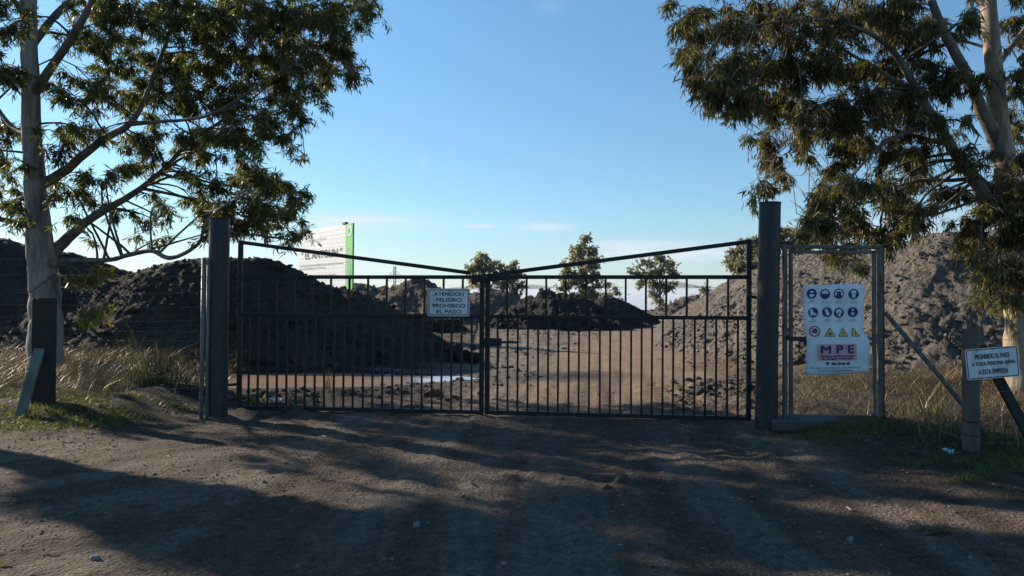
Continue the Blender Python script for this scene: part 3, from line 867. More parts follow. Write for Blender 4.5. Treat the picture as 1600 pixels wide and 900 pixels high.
# ------------------------------------------------------------------ lettering
def text(parent, s, cx, cy, w, h, mat, z=.004, name='lettering', bold=0.0, depth=.0008):
    """flat lettering, w x h, centred on (cx, cy) of the parent's local x-z face (front is -y)"""
    cu = bpy.data.curves.new('letters', 'FONT'); cu.body = s; cu.align_x = 'LEFT'; cu.size = 1; cu.extrude = 0
    t = bpy.data.objects.new('letters', cu); SC.collection.objects.link(t)
    bpy.context.view_layer.update()
    me = bpy.data.meshes.new_from_object(t.evaluated_get(bpy.context.evaluated_depsgraph_get()))
    bpy.data.objects.remove(t); bpy.data.curves.remove(cu)
    n = len(me.vertices); v = np.zeros(n * 3, np.float32); me.vertices.foreach_get('co', v); v = v.reshape(-1, 3)
    lo, hi = v.min(0), v.max(0)
    out = np.zeros_like(v)
    out[:, 0] = cx - w / 2 + (v[:, 0] - lo[0]) / max(hi[0] - lo[0], 1e-6) * w
    out[:, 2] = cy - h / 2 + (v[:, 1] - lo[1]) / max(hi[1] - lo[1], 1e-6) * h
    out[:, 1] = -z
    me.vertices.foreach_set('co', out.ravel()); me.update()
    if bold:                              # heavier strokes: the same letters again, shifted by a stroke
        nl = len(me.loops); li = np.zeros(nl, np.int32); me.loops.foreach_get('vertex_index', li)
        ls = np.zeros(len(me.polygons), np.int32); me.polygons.foreach_get('loop_total', ls)
        Vs, Fs, Ss = [], [], []
        for k, (ox, oz) in enumerate(((0, 0), (1, 0), (-1, 0), (0, 1), (0, -1))):
            Vs.append(out + np.array([ox * bold * h, -.00015 * k, oz * bold * h], np.float32)); Fs.append(li + n * k); Ss.append(ls)
        bpy.data.meshes.remove(me)
        me = new_mesh(name, np.concatenate(Vs), np.concatenate(Fs), np.concatenate(Ss), False)
    me.materials.clear(); me.materials.append(mat); me.name = name
    o = bpy.data.objects.new(name, me); SC.collection.objects.link(o); o.parent = parent
    return o

def rrect(w, h, r, n=5):
    pts = []
    for cx, cy, a0 in ((w / 2 - r, h / 2 - r, 0), (-w / 2 + r, h / 2 - r, 90), (-w / 2 + r, -h / 2 + r, 180), (w / 2 - r, -h / 2 + r, 270)):
        for k in range(n + 1):
            a = math.radians(a0 + 90 * k / n); pts.append((cx + r * math.cos(a), cy + r * math.sin(a)))
    return pts

def slab(name, pts, y0, y1, mat, parent):
    n = len(pts)
    vs = [(x, y0, z) for x, z in pts] + [(x, y1, z) for x, z in pts]
    fs = [tuple(range(n)), tuple(range(2 * n - 1, n - 1, -1))] + [(i, i + n, (i + 1) % n + n, (i + 1) % n) for i in range(n)]
    m = MB(); m.add(vs, fs); return m.build(name, mat, parent)

def ringflat(name, pts_o, pts_i, y, mat, parent):
    n = len(pts_o); m = MB()
    m.add([(x, y, z) for x, z in pts_o] + [(x, y, z) for x, z in pts_i], [(i, (i + 1) % n, (i + 1) % n + n, i + n) for i in range(n)])
    return m.build(name, mat, parent)

# warning sign on the gate
c = A + GDIR * gate_tz(702, 472.5)[0]; zc = gate_tz(702, 472.5)[1]
w = gate_tz(735, 472)[0] - gate_tz(669, 472)[0]; h = gate_tz(702, 451)[1] - gate_tz(702, 494.5)[1]
s = thing('warning_sign', 'white sign reading ATENCION PELIGRO PROHIBIDO EL PASO on the left gate leaf', 'sign', c - GNRM * .045 + Vector((0, 0, zc)), GANG)
slab('sign_plate', rrect(w, h, .028), -.004, .004, M['sign_edge'], s)
slab('sign_face', rrect(w - .03, h - .03, .022), -.0065, -.0045, M['sign_white'], s)
ringflat('sign_border', rrect(w - .038, h - .038, .02), rrect(w - .056, h - .056, .014), -.009, M['ink'], s)
for t, yy, ww in (('ATENCION', .30, .69), ('PELIGRO', .095, .60), ('PROHIBIDO', -.115, .76), ('EL PASO', -.325, .58)):
    text(s, t, 0.005, yy * h, ww * w, .125 * h, M['ink'], .0095, bold=.035)

# tilted sign on the round timber post
pp = PG(1517, 715)
o = thing('timber_post', 'round timber post with a wire hoop, carrying the tilted white sign', 'post', (pp.x, pp.y, gh(pp.x, pp.y)))
m = MB(); ztop = P(1518, 514, pp.y).z
n = 18
pts = [(.004 * math.sin(k * 1.1) , .004 * math.cos(k * .9), -.2 + (ztop + .2 - o.location.z) * k / n) for k in range(n + 1)]
m.tube(pts, [.081 + .004 * math.sin(k * 1.9) for k in range(n + 1)], 20)
b = m.build('shaft', M['wood_post'], o, True); md = b.modifiers.new('edge', 'EDGE_SPLIT'); md.split_angle = math.radians(40)
m = MB(); q = P(1496, 530, pp.y) - Vector(o.location)
m.tube([Vector((-.075, 0, q.z + .07)), q + Vector((-.03, 0, .075)), q + Vector((-.075, 0, .03)), q + Vector((-.075, 0, -.03)), q + Vector((-.03, 0, -.075)), Vector((-.075, 0, q.z - .07))], .008, 8)
m.build('wire_hoop', M['black'], o, True)
for zz in (.16, .30):
    m = MB(); m.tube([(.087 * math.cos(a), .087 * math.sin(a), zz + .01 * math.sin(a)) for a in [2 * math.pi * k / 24 for k in range(25)]], .006, 5)
    m.build('wire_binding', M['black'], o, True)
tilt = math.atan2(547 - 540, 80)
sx = P(1550.5, 567, pp.y - .10)
s = thing('notice_sign', 'tilted white sign reading PROHIBIDO EL PASO A TODA PERSONA AJENA A ESTA EMPRESA', 'sign', sx)
s.rotation_euler = (0, -tilt, 0)
w, h = 81 / F * pp.y, 47.5 / F * pp.y
slab('sign_plate', rrect(w, h, .022), -.003, .003, M['sign_white'], s)
ringflat('sign_border', rrect(w - .014, h - .014, .02), rrect(w - .032, h - .032, .014), -.0045, M['ink'], s)
for t, yy, ww, xx in (('PROHIBIDO EL PASO', .23, .65, 0.0), ('A TODA PERSONA AJENA', -.02, .83, 0.02), ('A ESTA EMPRESA', -.27, .56, .0)):
    text(s, t, xx * w, yy * h, ww * w, .155 * h, M['ink'], .005, bold=.03)
for xx in (-.3, .02):
    m = MB(); m.tube([(xx * w * .9, -.004, h * .44), (xx * w * .9, -.009, h * .44)], .007, 8)
    m.build('bolt_head', M['galv'], s)
# the steel bracket behind the sign that reaches the post
m = MB(); m.box((-.085, .018, 0), (.26, .022, .03), None, .002); m.build('bracket', M['galv'], s)

b = MB(); b.tube([D(1385, 489, .03), P(1470, 590, DY - .45), P(1560, 702, DY - .92)], .027, 12)
o = b.build('brace_pipe', M['rusty'], None, True); tag(o, 'slanting galvanised brace pipe from the door frame down to the ground', 'brace')
b = MB(); b.bar(P(1532, 540, pp.y + .22), P(1612, 688, pp.y - .1), .10, .05)
o = b.build('prop_board', M['wood_dark']); tag(o, 'dark timber prop slanting from the round sign post to the right', 'prop')

# right-hand wires
rw = thing('wire_fence', 'thin wire strands from the mesh door to the round sign post', 'fence', (D(1384, 600).x, DY, 0))
for k, (ya, yb) in enumerate(((440, 500), (470, 530), (520, 575), (560, 610), (600, 650), (640, 690))):
    a = D(1384, ya, .05); b = P(1517, yb, pp.y + .09); c = Vector((b.x + 4.5, b.y - .9, b.z + .05))
    m = MB(); m.tube([a, a.lerp(b, .5) + Vector((0, 0, -.015)), b, b.lerp(c, .5) + Vector((0, 0, -.03)), c], .0022, 4); m.build('wire', M['wire'], rw, True, True)

# safety poster on the mesh door: a limp plastic sheet, lower part pushed to the right
PC = D(1300, 515, -.075)
ps = thing('safety_poster', 'white plastic safety poster with blue pictograms and MPE, tied to the mesh door', 'poster', PC)
K = DY / F
def ploc(px, py):
    q = D(px, py) - PC; return q.x, q.z
def sheet_y(x, z):                        # the sheet's own folds
    u, v = x / (50 * K), z / (70 * K)
    return .010 * math.sin(2.2 * u + 1.5 * v) + .008 * math.sin(5 * v + u) - .012 * max(0, -v) * (1 + u)
rows = [(445, 1250, 1346), (452, 1250.2, 1346), (470, 1250.6, 1345.6), (490, 1251, 1345), (508, 1251.6, 1344.3), (518, 1252.5, 1345.5), (526, 1255.2, 1350.5), (531, 1256, 1354), (545, 1255.6, 1353.6), (565, 1255, 1352.8), (577, 1255, 1352.4), (584, 1255.4, 1352.2)]
vs, fs = [], []
nc = 16
for r, (y, xl, xr) in enumerate(rows):
    for k in range(nc + 1):
        t = k / nc
        yy = y + (3.2 * (.5 - t) if y > 540 else 0) - (1.0 * t if y < 460 else 0) + .6 * math.sin(t * 7 + r)*(r in (0, len(rows) - 1))
        x, z = ploc(xl + (xr - xl) * t, yy)
        vs.append((x, sheet_y(x, z), z))
for r in range(len(rows) - 1):
    for k in range(nc):
        fs.append((r * (nc + 1) + k, (r + 1) * (nc + 1) + k, (r + 1) * (nc + 1) + k + 1, r * (nc + 1) + k + 1))
m = MB(); m.add(vs, fs); b = m.build('plastic_sheet', M['banner'], ps, True)
md = b.modifiers.new('thick', 'SOLIDIFY'); md.thickness = .0015; md.offset = 1

def on_sheet(pts, lift):                  # local (x, z) outline laid on the folded sheet
    return [(x, sheet_y(x, z) - lift, z) for x, z in pts]
def disc(cx, cz, r, n=24): return [(cx + r * math.cos(2 * math.pi * k / n), cz + r * math.sin(2 * math.pi * k / n)) for k in range(n)]
def flat(name, polys, mat, lift):
    m = MB()
    for pts in polys:
        c = (sum(p[0] for p in pts) / len(pts), sum(p[1] for p in pts) / len(pts))
        n = len(pts)
        m.add(on_sheet(pts + [c], lift), [(k, (k + 1) % n, n) for k in range(n)])
    return m.build(name, mat, ps)
def sc(cx, cz, pts, s=1.0): return [(cx + x * K * s, cz + z * K * s) for x, z in pts]
def el(x, z, rx, rz, n=16): return [(x + rx * math.cos(2 * math.pi * k / n), z + rz * math.sin(2 * math.pi * k / n)) for k in range(n)]
LIFT1, LIFT2, LIFT3 = .006, .0075, .009
# white figures inside each blue disc (plain head with the protected part, boot, glove ...)
head = el(0, -.6, 3.4, 4.4)
figs = [
    ([el(0, -.4, 3.7, 4.8)], [[(-4, 1.8), (4, 1.8), (4, -.6), (-4, -.6)]]),                      # goggles
    ([el(0, -2.2, 0.1, .1), [(-5.2, .5), (5.2, .5), (4, 4), (1.5, 5.4), (-1.5, 5.4), (-4, 4)]], []),  # helmet
    ([el(-4.6, 0, 1.5, 2.8), el(4.6, 0, 1.5, 2.8), [(-5, 2.4), (-3, 5.4), (3, 5.4), (5, 2.4), (4, 2.4), (2.6, 4.4), (-2.6, 4.4), (-4, 2.4)]], []),  # ear muffs
    ([el(0, 2.6, 4, 3), el(0, -2.6, 2.8, 3.2)], [[(-3.4, .9), (3.4, .9), (3, .2), (-3, .2)]]),       # mask
    ([[(-4.6, 4.6), (-.6, 4.6), (-.2, .2), (4.6, -1.6), (5, -4), (-4.6, -4)]], []),                   # boot
    ([[(-3.6, 3.8), (-.4, 5.4), (3.8, -3.4), (.4, -5.2), (-2.4, -1.8)]], []),                           # glove
    ([el(0, 1.6, 4.6, 4.0), [(-1.5, -1), (2.8, -1), (2.2, -5), (-.9, -5)]], [el(-.2, -.4, 1.3, 1.6)]),   # visor
    ([el(0, 3.4, 1.6, 1.7), el(0, -2.4, 2.4, 2.6)], [el(0, -2.4, .9, 1.0)]),                          # harness
]
pos = [(1264, 459), (1285, 459.5), (1306.5, 459), (1329, 459.5), (1266.5, 488), (1288.5, 487.5), (1307, 488.5), (1328.5, 487.5)]
for (px, py), (white, navy) in zip(pos, figs):
    cx, cz = ploc(px, py); r = 7.9 * K
    f = flat('pictogram', [disc(cx, cz, r)], M['ink_navy'], LIFT1)
    for nm, pl, mt, lf_ in (('figure', white, M['sign_white'], LIFT2), ('figure_detail', navy, M['ink_navy'], LIFT3)):
        if pl:
            q = flat(nm, [sc(cx, cz, p, 1.05) for p in pl], mt, lf_); q.parent = f
cx, cz = ploc(1268, 517); R = 8.7 * K
f = flat('pictogram', [disc(cx, cz, R)], M['ink_red'], LIFT1)
q = flat('figure', [disc(cx, cz, R * .76)], M['sign_white'], LIFT2); q.parent = f
q = flat('figure_detail', [sc(cx, cz, el(.6, .6, 3.6, 4.0)), sc(cx, cz, [(-5.6, .2), (0, 2.2), (0, -1.8), (-4.6, -2.2)])], M['ink_navy'], LIFT3); q.parent = f
q = flat('bar', [sc(cx, cz, [(-5.6, 6.4), (-6.4, 5.6), (5.6, -6.4), (6.4, -5.6)])], M['ink_red'], LIFT3 + .0012); q.parent = f
for px, hw, fig in ((1292, 9.0, [(-4.5, -4), (-3, -1), (0, .5), (4.5, -2), (4, -4.2)]), (1313, 8.0, [(-.8, 2), (.8, 2), (1.6, -4), (-1.6, -4)]), (1333, 6.8, [(-1.2, 1.4), (1.6, -1), (0, -1.4), (.6, -4), (-2.2, -3.6)])):
    cx, cz = ploc(px, 519)
    tri = [(-hw, -6.2), (hw, -6.2), (0 if px < 1330 else -4.5, 8.0)]
    f = flat('pictogram', [sc(cx, cz, tri)], M['ink'], LIFT1)
    c3 = (sum(p[0] for p in tri) / 3, sum(p[1] for p in tri) / 3)
    q = flat('figure', [sc(cx, cz, [(c3[0] + (x - c3[0]) * .76, c3[1] + (z - c3[1]) * .76) for x, z in tri])], M['ink_yellow'], LIFT2); q.parent = f
    q = flat('figure_detail', [sc(cx, cz, [(x * .8, z * .85) for x, z in fig])], M['ink'], LIFT3); q.parent = f
cxs, czs = ploc(1303, 550)
flat('title_panel', [sc(cxs, czs, [(-31, 12.2), (0, 13.2), (30.5, 14.2), (30.5, 0), (30.5, -11.8), (0, -12.8), (-30.5, -13.5), (-30.8, 0)])], M['ink_pink'], .006)
def stext(s, px, py, w, h, mat, z, bold=0.0):
    cx, cz = ploc(px, py)
    o = text(ps, s, cx, cz, w * K, h * K, mat, z, bold=bold)
    me = o.data; n = len(me.vertices); v = np.zeros(n * 3, np.float32); me.vertices.foreach_get('co', v); v = v.reshape(-1, 3)
    v[:, 1] += [sheet_y(x, zz) for x, zz in v[:, [0, 2]]]
    v[:, 2] += (v[:, 0] - cx) * .026
    me.vertices.foreach_set('co', v.ravel()); me.update()
    return o
stext('M P E', 1303.5, 545, 51, 11.5, M['ink_navy'], .0085, .06)
stext('Servicio de Prevención', 1303, 555.2, 52, 3.6, M['ink_navy'], .0085, .05)
stext('de Riesgos Laborales', 1303, 559.6, 48, 3.4, M['ink_navy'], .0085, .05)
stext('902 30 60 30', 1308, 567, 28, 4.2, M['ink'], .0085, .06)
cx, cz = ploc(1288, 567)
flat('telephone_mark', [sc(cx, cz, [(-2.6, -2), (2.6, -2), (1.6, .8), (-1.6, .8)]), sc(cx, cz, [(-3, .9), (3, .9), (3, 2.1), (-3, 2.1)])], M['ink'], .0075)
stext('ESTA OBRA CUMPLE CON LA LEY 31/95 DE PREVENCION', 1301, 573.6, 76, 2.3, M['ink'], .0085)
stext('DE PREVENCION DE RIESGOS LABORALES', 1301, 577.6, 54, 2.3, M['ink'], .0085)
for (px, py) in pos:
    stext('USO', px, py + 11.2, 8, 1.5, M['ink_grey'], .0085); stext('OBLIGATORIO', px, py + 13.6, 11, 1.4, M['ink_grey'], .0085)
m = MB()
for a, b in (((1251, 447), (1246, 440)), ((1344.5, 447), (1350, 444)), ((1345, 512.5), (1351, 513)), ((1252, 517), (1245, 517)), ((1256, 582), (1250, 584))):
    p = D(*a, -.08) - PC; q = D(*b, -.03) - PC
    m.tube([p, q], .006, 5)
m.build('cable_tie', M['black'], ps)

# ------------------------------------------------------------------ billboard
Yr, Yl = 27.0, 31.0
tr, br_ = P(552.5, 350, Yr), P(548.5, 446, Yr); tl, bl_ = P(468.5, 361.5, Yl), P(463, 431, Yl)
ax = Vector((tr.x - tl.x, tr.y - tl.y, 0)); WB = ax.length; bang = math.atan2(ax.y, ax.x)
zt, zb = (tr.z + tl.z) / 2, br_.z - .25
HB = zt - zb
o = thing('billboard', 'large pale billboard reading EL ANTOLIN with a green edge strip, behind the long dark heap', 'billboard', (tl.x, tl.y, 0), bang)
gw = WB * .115
m = MB(); m.box(((WB - gw) / 2, 0, (zt + zb) / 2), (WB - gw - .004, .06, HB), None, .004); m.build('panel', M['billboard'], o)
m = MB(); m.box((WB - gw / 2, 0, (zt + zb) / 2), (gw, .064, HB + .01), None, .004); gs = m.build('green_strip', M['billboard_green'], o)
m = MB()
nsl = 16
for k in range(1, nsl): m.box(((WB - gw) / 2, -.031, zb + HB * k / nsl), (WB - gw - .03, .008, .022), None, .001)
m.build('panel_ribs', M['billboard'], o)
for x in (.5, WB * .5, WB - .5):
    m = MB(); m.box((x, .13, zt / 2), (.14, .16, zt), None, .01); m.build('support_post', M['galv'], o)
m = MB(); m.box((WB - gw - .12, .0, zt + .045), (.28, .12, .08), None, .01); m.build('lamp_housing', M['black'], o)
def btext(s, u, v, wu, h, mt, bold=0): return text(o, s, u * (WB - gw), zb + v * HB, wu * (WB - gw), h * HB, mt, .045, bold=bold)
btext('EXCMO.', .20, .875, .12, .026, M['ink_grey']); btext('AYUNTAMIENTO DE BELMEZ', .375, .832, .48, .028, M['ink_grey'])
btext('" EL ANTOLIN "', .50, .60, .86, .125, M['ink_bill'], .02)
btext('PLANTA DE APROVECHAMIENTO DEL RECURSO MINERO', .49, .435, .94, .034, M['ink_grey'])
btext('DE LAS ESCOMBRERAS DE TORREON', .31, .385, .58, .034, M['ink_grey'])
btext('RECUPERACION MEDIOAMBIENTAL DEL TERRENO', .42, .265, .80, .034, M['ink_grey'])
for s_, dx, wv in (('MEDIO AMBIENTE', -.18, .52), ('ANDALUCIA', .12, .40)):
    t = text(gs, s_, 0, 0, wv * HB, gw * .28, M['sign_white'], .0, name='lettering')
    v = np.zeros(len(t.data.vertices) * 3, np.float32); t.data.vertices.foreach_get('co', v); v = v.reshape(-1, 3)
    v2 = np.stack([WB - gw / 2 + dx * gw - v[:, 2], np.full(len(v), -.042), zb + HB * .40 + v[:, 0]], -1)
    t.data.vertices.foreach_set('co', v2.astype(np.float32).ravel()); t.data.update()
ro = [(WB - gw * .42 + gw * .36 * math.cos(2 * math.pi * k / 20), zt - gw * .45 + gw * .36 * math.sin(2 * math.pi * k / 20)) for k in range(20)]
ri = [(WB - gw * .42 + gw * .20 * math.cos(2 * math.pi * k / 20), zt - gw * .45 + gw * .20 * math.sin(2 * math.pi * k / 20)) for k in range(20)]
ringflat('emblem', ro, ri, -.04, M['sign_white'], gs)

# ------------------------------------------------------------------ trees
def leaves_arrays(cen, dirs, L, Wd, r):
    """one folded blade of two quads per leaf: base, two middle points, tip"""
    n = len(cen)
    t = dirs / np.linalg.norm(dirs, axis=1, keepdims=True)
    a = r.normal(size=(n, 3)); s = np.cross(t, a); s /= np.linalg.norm(s, axis=1, keepdims=True) + 1e-9
    u = np.cross(s, t)
    L = L[:, None]; Wd = Wd[:, None]
    bend = (r.random((n, 1)) - .5) * .35
    v0 = cen
    v1 = cen + t * L * .38 + s * Wd * .5 + u * L * bend * .35
    v2 = cen + t * L * .38 - s * Wd * .5 + u * L * bend * .35
    v3 = cen + t * L * .72 + s * Wd * .36 + u * L * bend * .8
    v4 = cen + t * L * .72 - s * Wd * .36 + u * L * bend * .8
    v5 = cen + t * L + u * L * bend * 1.25
    V = np.stack([v0, v1, v2, v3, v4, v5], 1).reshape(-1, 3)
    b = (np.arange(n) * 6)[:, None]
    tri1 = b + np.array([[0, 1, 2]]); q = b + np.array([[1, 3, 4, 2]]); tri2 = b + np.array([[3, 5, 4]])
    flat_ = np.concatenate([tri1, q, tri2], 1).ravel()
    sizes = np.tile(np.array([3, 4, 3]), n)
    return V, flat_, sizes

def smooth_path(pts, rad, sub=4, wob=0.0, seed=0):
    rr = random.Random(seed)
    P_, R_ = [], []
    n = len(pts)
    for i in range(n - 1):
        p0, p1, p2, p3 = pts[max(i - 1, 0)], pts[i], pts[i + 1], pts[min(i + 2, n - 1)]
        for k in range(sub):
            t = k / sub
            p = .5 * ((2 * p1) + (p2 - p0) * t + (2 * p0 - 5 * p1 + 4 * p2 - p3) * t * t + (3 * p1 - p0 - 3 * p2 + p3) * t ** 3)
            if wob: p = p + Vector((rr.uniform(-wob, wob), rr.uniform(-wob, wob), rr.uniform(-wob, wob))) * rad[i]
            P_.append(p); R_.append(rad[i] + (rad[i + 1] - rad[i]) * t)
    P_.append(pts[-1]); R_.append(rad[-1])
    return P_, R_

def tree(name, label, base, trunk, limbs, clumps, leafm, barkm, limbm, leafL, leafW, per_tuft, droop, seed, group=None, tw=.006, tuft_r=.16, sides=22, extra=None, cat='tree', spread=.25):
    """trunk / limbs: lists of (point, radius); clumps: (centre, (rx, ry, rz), tufts)"""
    r = np.random.default_rng(seed)
    root = thing(name, label, cat, base, 0, group)
    tp, tr_ = smooth_path([p for p, _ in trunk], [q for _, q in trunk], 6, .06, seed)
    m = MB(); m.tube(tp, tr_, sides)
    va = np.array(m.v); rr_ = np.repeat(np.array(tr_), sides)[:, None]
    for k_ in range(3):
        va[:, k_] += rr_[:, 0] * .15 * fbm(va[:, 2] * 1.3 + va[:, (k_ + 1) % 3] * 3.1 + k_ * 5, va[:, 0] * 3.7 + va[:, 1] * 2.9, 3, seed + k_) * (k_ < 2)
    m.v = [tuple(q) for q in va]
    m.build('trunk', barkm, root, True, True)
    nodes, nrad = list(tp[len(tp) // 3:]), list(tr_[len(tp) // 3:])
    for i, lb in enumerate(limbs):
        lp, lr = smooth_path([p for p, _ in lb], [q for _, q in lb], 5, .10, seed + i)
        m = MB(); m.tube(lp, lr, 9); m.build('branch', limbm, root, True, True)
        nodes += lp[2:]; nrad += lr[2:]
    NA = np.array([tuple(p) for p in nodes]); NR = np.array(nrad)
    twigs = MB()
    cen_all, dir_all = [], []
    for (c, rad, nt_) in clumps:
        c = np.array(c, float); rad = np.array(rad, float)
        d = np.linalg.norm(NA - c, axis=1) - 1.5 * NR
        # prefer an attachment below / inside
        d = d + .5 * np.maximum(0, NA[:, 2] - c[2] - .1)
        j = int(np.argmin(d)); a = NA[j]
        midp = (a + c) / 2 + r.normal(size=3) * .10 * np.linalg.norm(c - a) + np.array([0, 0, .10 * np.linalg.norm(c - a)])
        rb = min(NR[j] * .6, .012 + .012 * np.linalg.norm(c - a))
        bp, br = smooth_path([Vector(a), Vector(midp), Vector(c)], [rb, rb * .7, tw * 1.4], 3, .4, int(r.integers(1e6)))
        twigs.tube(bp, br, 5, False)
        ns = max(1, nt_ // 7)
        u = r.normal(size=(ns, 3)); u /= np.linalg.norm(u, axis=1, keepdims=True)
        subs = c + u * (r.random((ns, 1)) ** .45) * rad * .85
        for s_ in subs:
            st = np.array(bp[int(r.integers(len(bp) // 2, len(bp)))])
            mm = (st + s_) / 2 + r.normal(size=3) * .12 * np.linalg.norm(s_ - st)
            twigs.tube([Vector(st), Vector(mm), Vector(s_)], [tw * 1.2, tw, tw * .7], 4, False)
            k = max(1, int(round(nt_ / ns)))
            ofs = r.normal(size=(k, 3)) * tuft_r * np.array([.85, .85, .6]) + np.array([0, 0, -.55 * tuft_r * min(1.2, droop)])
            tips = s_ + ofs
            for q in tips:
                twigs.tube([Vector(s_), Vector((s_ + q) / 2 + np.array([0, 0, .25 * tuft_r])), Vector(q)], [tw * .6, tw * .5, tw * .3], 3, False)
                nl = max(2, int(r.poisson(per_tuft)))
                tt = r.random((nl, 1))
                p = s_ * (1 - tt) + q * tt + r.normal(size=(nl, 3)) * .012
                out = (q - s_); out = out / (np.linalg.norm(out) + 1e-6)
                dd = r.normal(size=(nl, 3)) * .62 + out * .45 + np.array([0, 0, -droop])
                cen_all.append(p); dir_all.append(dd)
    twigs.build('twigs', M['twig'], root, True, True)
    cen = np.concatenate(cen_all); dirs = np.concatenate(dir_all)
    n = len(cen)
    L = leafL * r.uniform(.65, 1.3, n); Wd = leafW * r.uniform(.7, 1.3, n)
    V, ff, fs = leaves_arrays(cen, dirs, L, Wd, r)
    build_obj('crown', V, ff, fs, leafm, root, True, True)
    print(label[:40], 'leaves', n)
    return root

def px_clumps(lst, Y0, seed, dens, depth=1.5, ry=1.0):
    """ellipses read off the photo, spread in depth through the crown"""
    r = np.random.default_rng(seed)
    out = []
    for e in lst:
        px, py, rx, rz = e[:4]; k = e[4] if len(e) > 4 else 1.0
        area = rx * rz
        dY = e[5] if len(e) > 5 else float(r.uniform(-depth, depth))
        Y = Y0 + dY
        c = P(px, py, Y)
        out.append((tuple(c), (rx / F * Y, ry * min(1.0, (rx + rz) / 2 / F * Y * 1.3 + .1), rz / F * Y), max(3, int(area * dens * k))))
    return out

# left tree ---------------------------------------------------------------
TY = 14.0
tb = P(72, 575, TY)
lt = lambda px, py, dy=0: P(px, py, TY + dy)
r_ = lambda wpx: .86 * wpx / 2 / F * TY
trunk = [(P(74, 610, TY), r_(70)), (lt(73, 560), r_(60)), (lt(71, 500), r_(54)), (lt(69, 440), r_(50)), (lt(63, 380), r_(48)), (lt(58, 330), r_(40)), (lt(51, 240), r_(33)), (lt(48, 150), r_(30)), (lt(46, 60), r_(28)), (lt(46, -40), r_(25)), (lt(55, -160), r_(20)), (lt(60, -260), r_(13)), (lt(70, -340), r_(6))]
limbs = [
    [(lt(62, 290), r_(20)), (lt(100, 268), r_(17)), (lt(130, 242, -.2), r_(15)), (lt(165, 215, -.3), r_(13)), (lt(202, 194, -.4), r_(12)), (lt(224, 160, -.5), r_(9)), (lt(248, 98, -.7), r_(7)), (lt(268, 40, -.8), r_(5)), (lt(290, -40, -.9), r_(3))],
    [(lt(202, 194, -.4), r_(9)), (lt(250, 190, -.8), r_(6)), (lt(320, 182, -1.2), r_(5)), (lt(380, 150, -1.5), r_(3.5)), (lt(440, 110, -1.7), r_(2))],
    [(lt(70, 408, .1), r_(26)), (lt(100, 378, .3), r_(21)), (lt(132, 348, .5), r_(17)), (lt(170, 325, .8), r_(14)), (lt(212, 300, 1.0), r_(12)), (lt(258, 262, 1.3), r_(10)), (lt(300, 218, 1.6), r_(8)), (lt(345, 190, 1.8), r_(6)), (lt(400, 150, 2.0), r_(4)), (lt(470, 90, 2.1), r_(2.5))],
    [(lt(82, 412, -.15), r_(16)), (lt(125, 407, -.5), r_(10)), (lt(170, 406, -.8), r_(8)), (lt(205, 397, -1.1), r_(8)), (lt(238, 392, -1.3), r_(7.5)), (lt(262, 403, -1.5), r_(7.5)), (lt(290, 395, -1.7), r_(6.5)), (lt(312, 378, -1.8), r_(5.5)), (lt(320, 352, -1.9), r_(4.5)), (lt(345, 325, -2.0), r_(3)), (lt(390, 300, -2.0), r_(2))],
    [(lt(50, 150), r_(20)), (lt(72, 118, -.2), r_(16)), (lt(95, 85, -.4), r_(14)), (lt(118, 50, -.6), r_(13)), (lt(142, 5, -.7), r_(11)), (lt(170, -60, -.9), r_(9)), (lt(210, -140, -1), r_(5)), (lt(260, -200, -1), r_(2.5))],
    [(lt(50, 70), r_(16)), (lt(100, 10, .7), r_(12)), (lt(180, -50, 1.3), r_(9)), (lt(280, -90, 1.7), r_(6)), (lt(400, -110, 2), r_(4)), (lt(500, -100, 2.2), r_(2))],
    [(lt(48, 210), r_(12)), (lt(20, 200, .4), r_(9)), (lt(-20, 150, 1), r_(7)), (lt(-80, 90, 1.5), r_(4)), (lt(-140, 40, 1.8), r_(2))],
    [(lt(60, 355), r_(14)), (lt(25, 348, -.3), r_(10)), (lt(-15, 335, -.6), r_(9)), (lt(-80, 290, -1), r_(6)), (lt(-150, 230, -1.4), r_(3))],
    [(lt(46, 40), r_(12)), (lt(15, -10, -.5), r_(8)), (lt(-50, -90, -1), r_(5)), (lt(-110, -150, -1.3), r_(2.5))],
    [(lt(85, 430, -.1), r_(5)), (lt(70, 440, -.32), r_(4)), (lt(48, 455, -.4), r_(2.5)), (lt(34, 457, -.45), r_(1.2))],
]
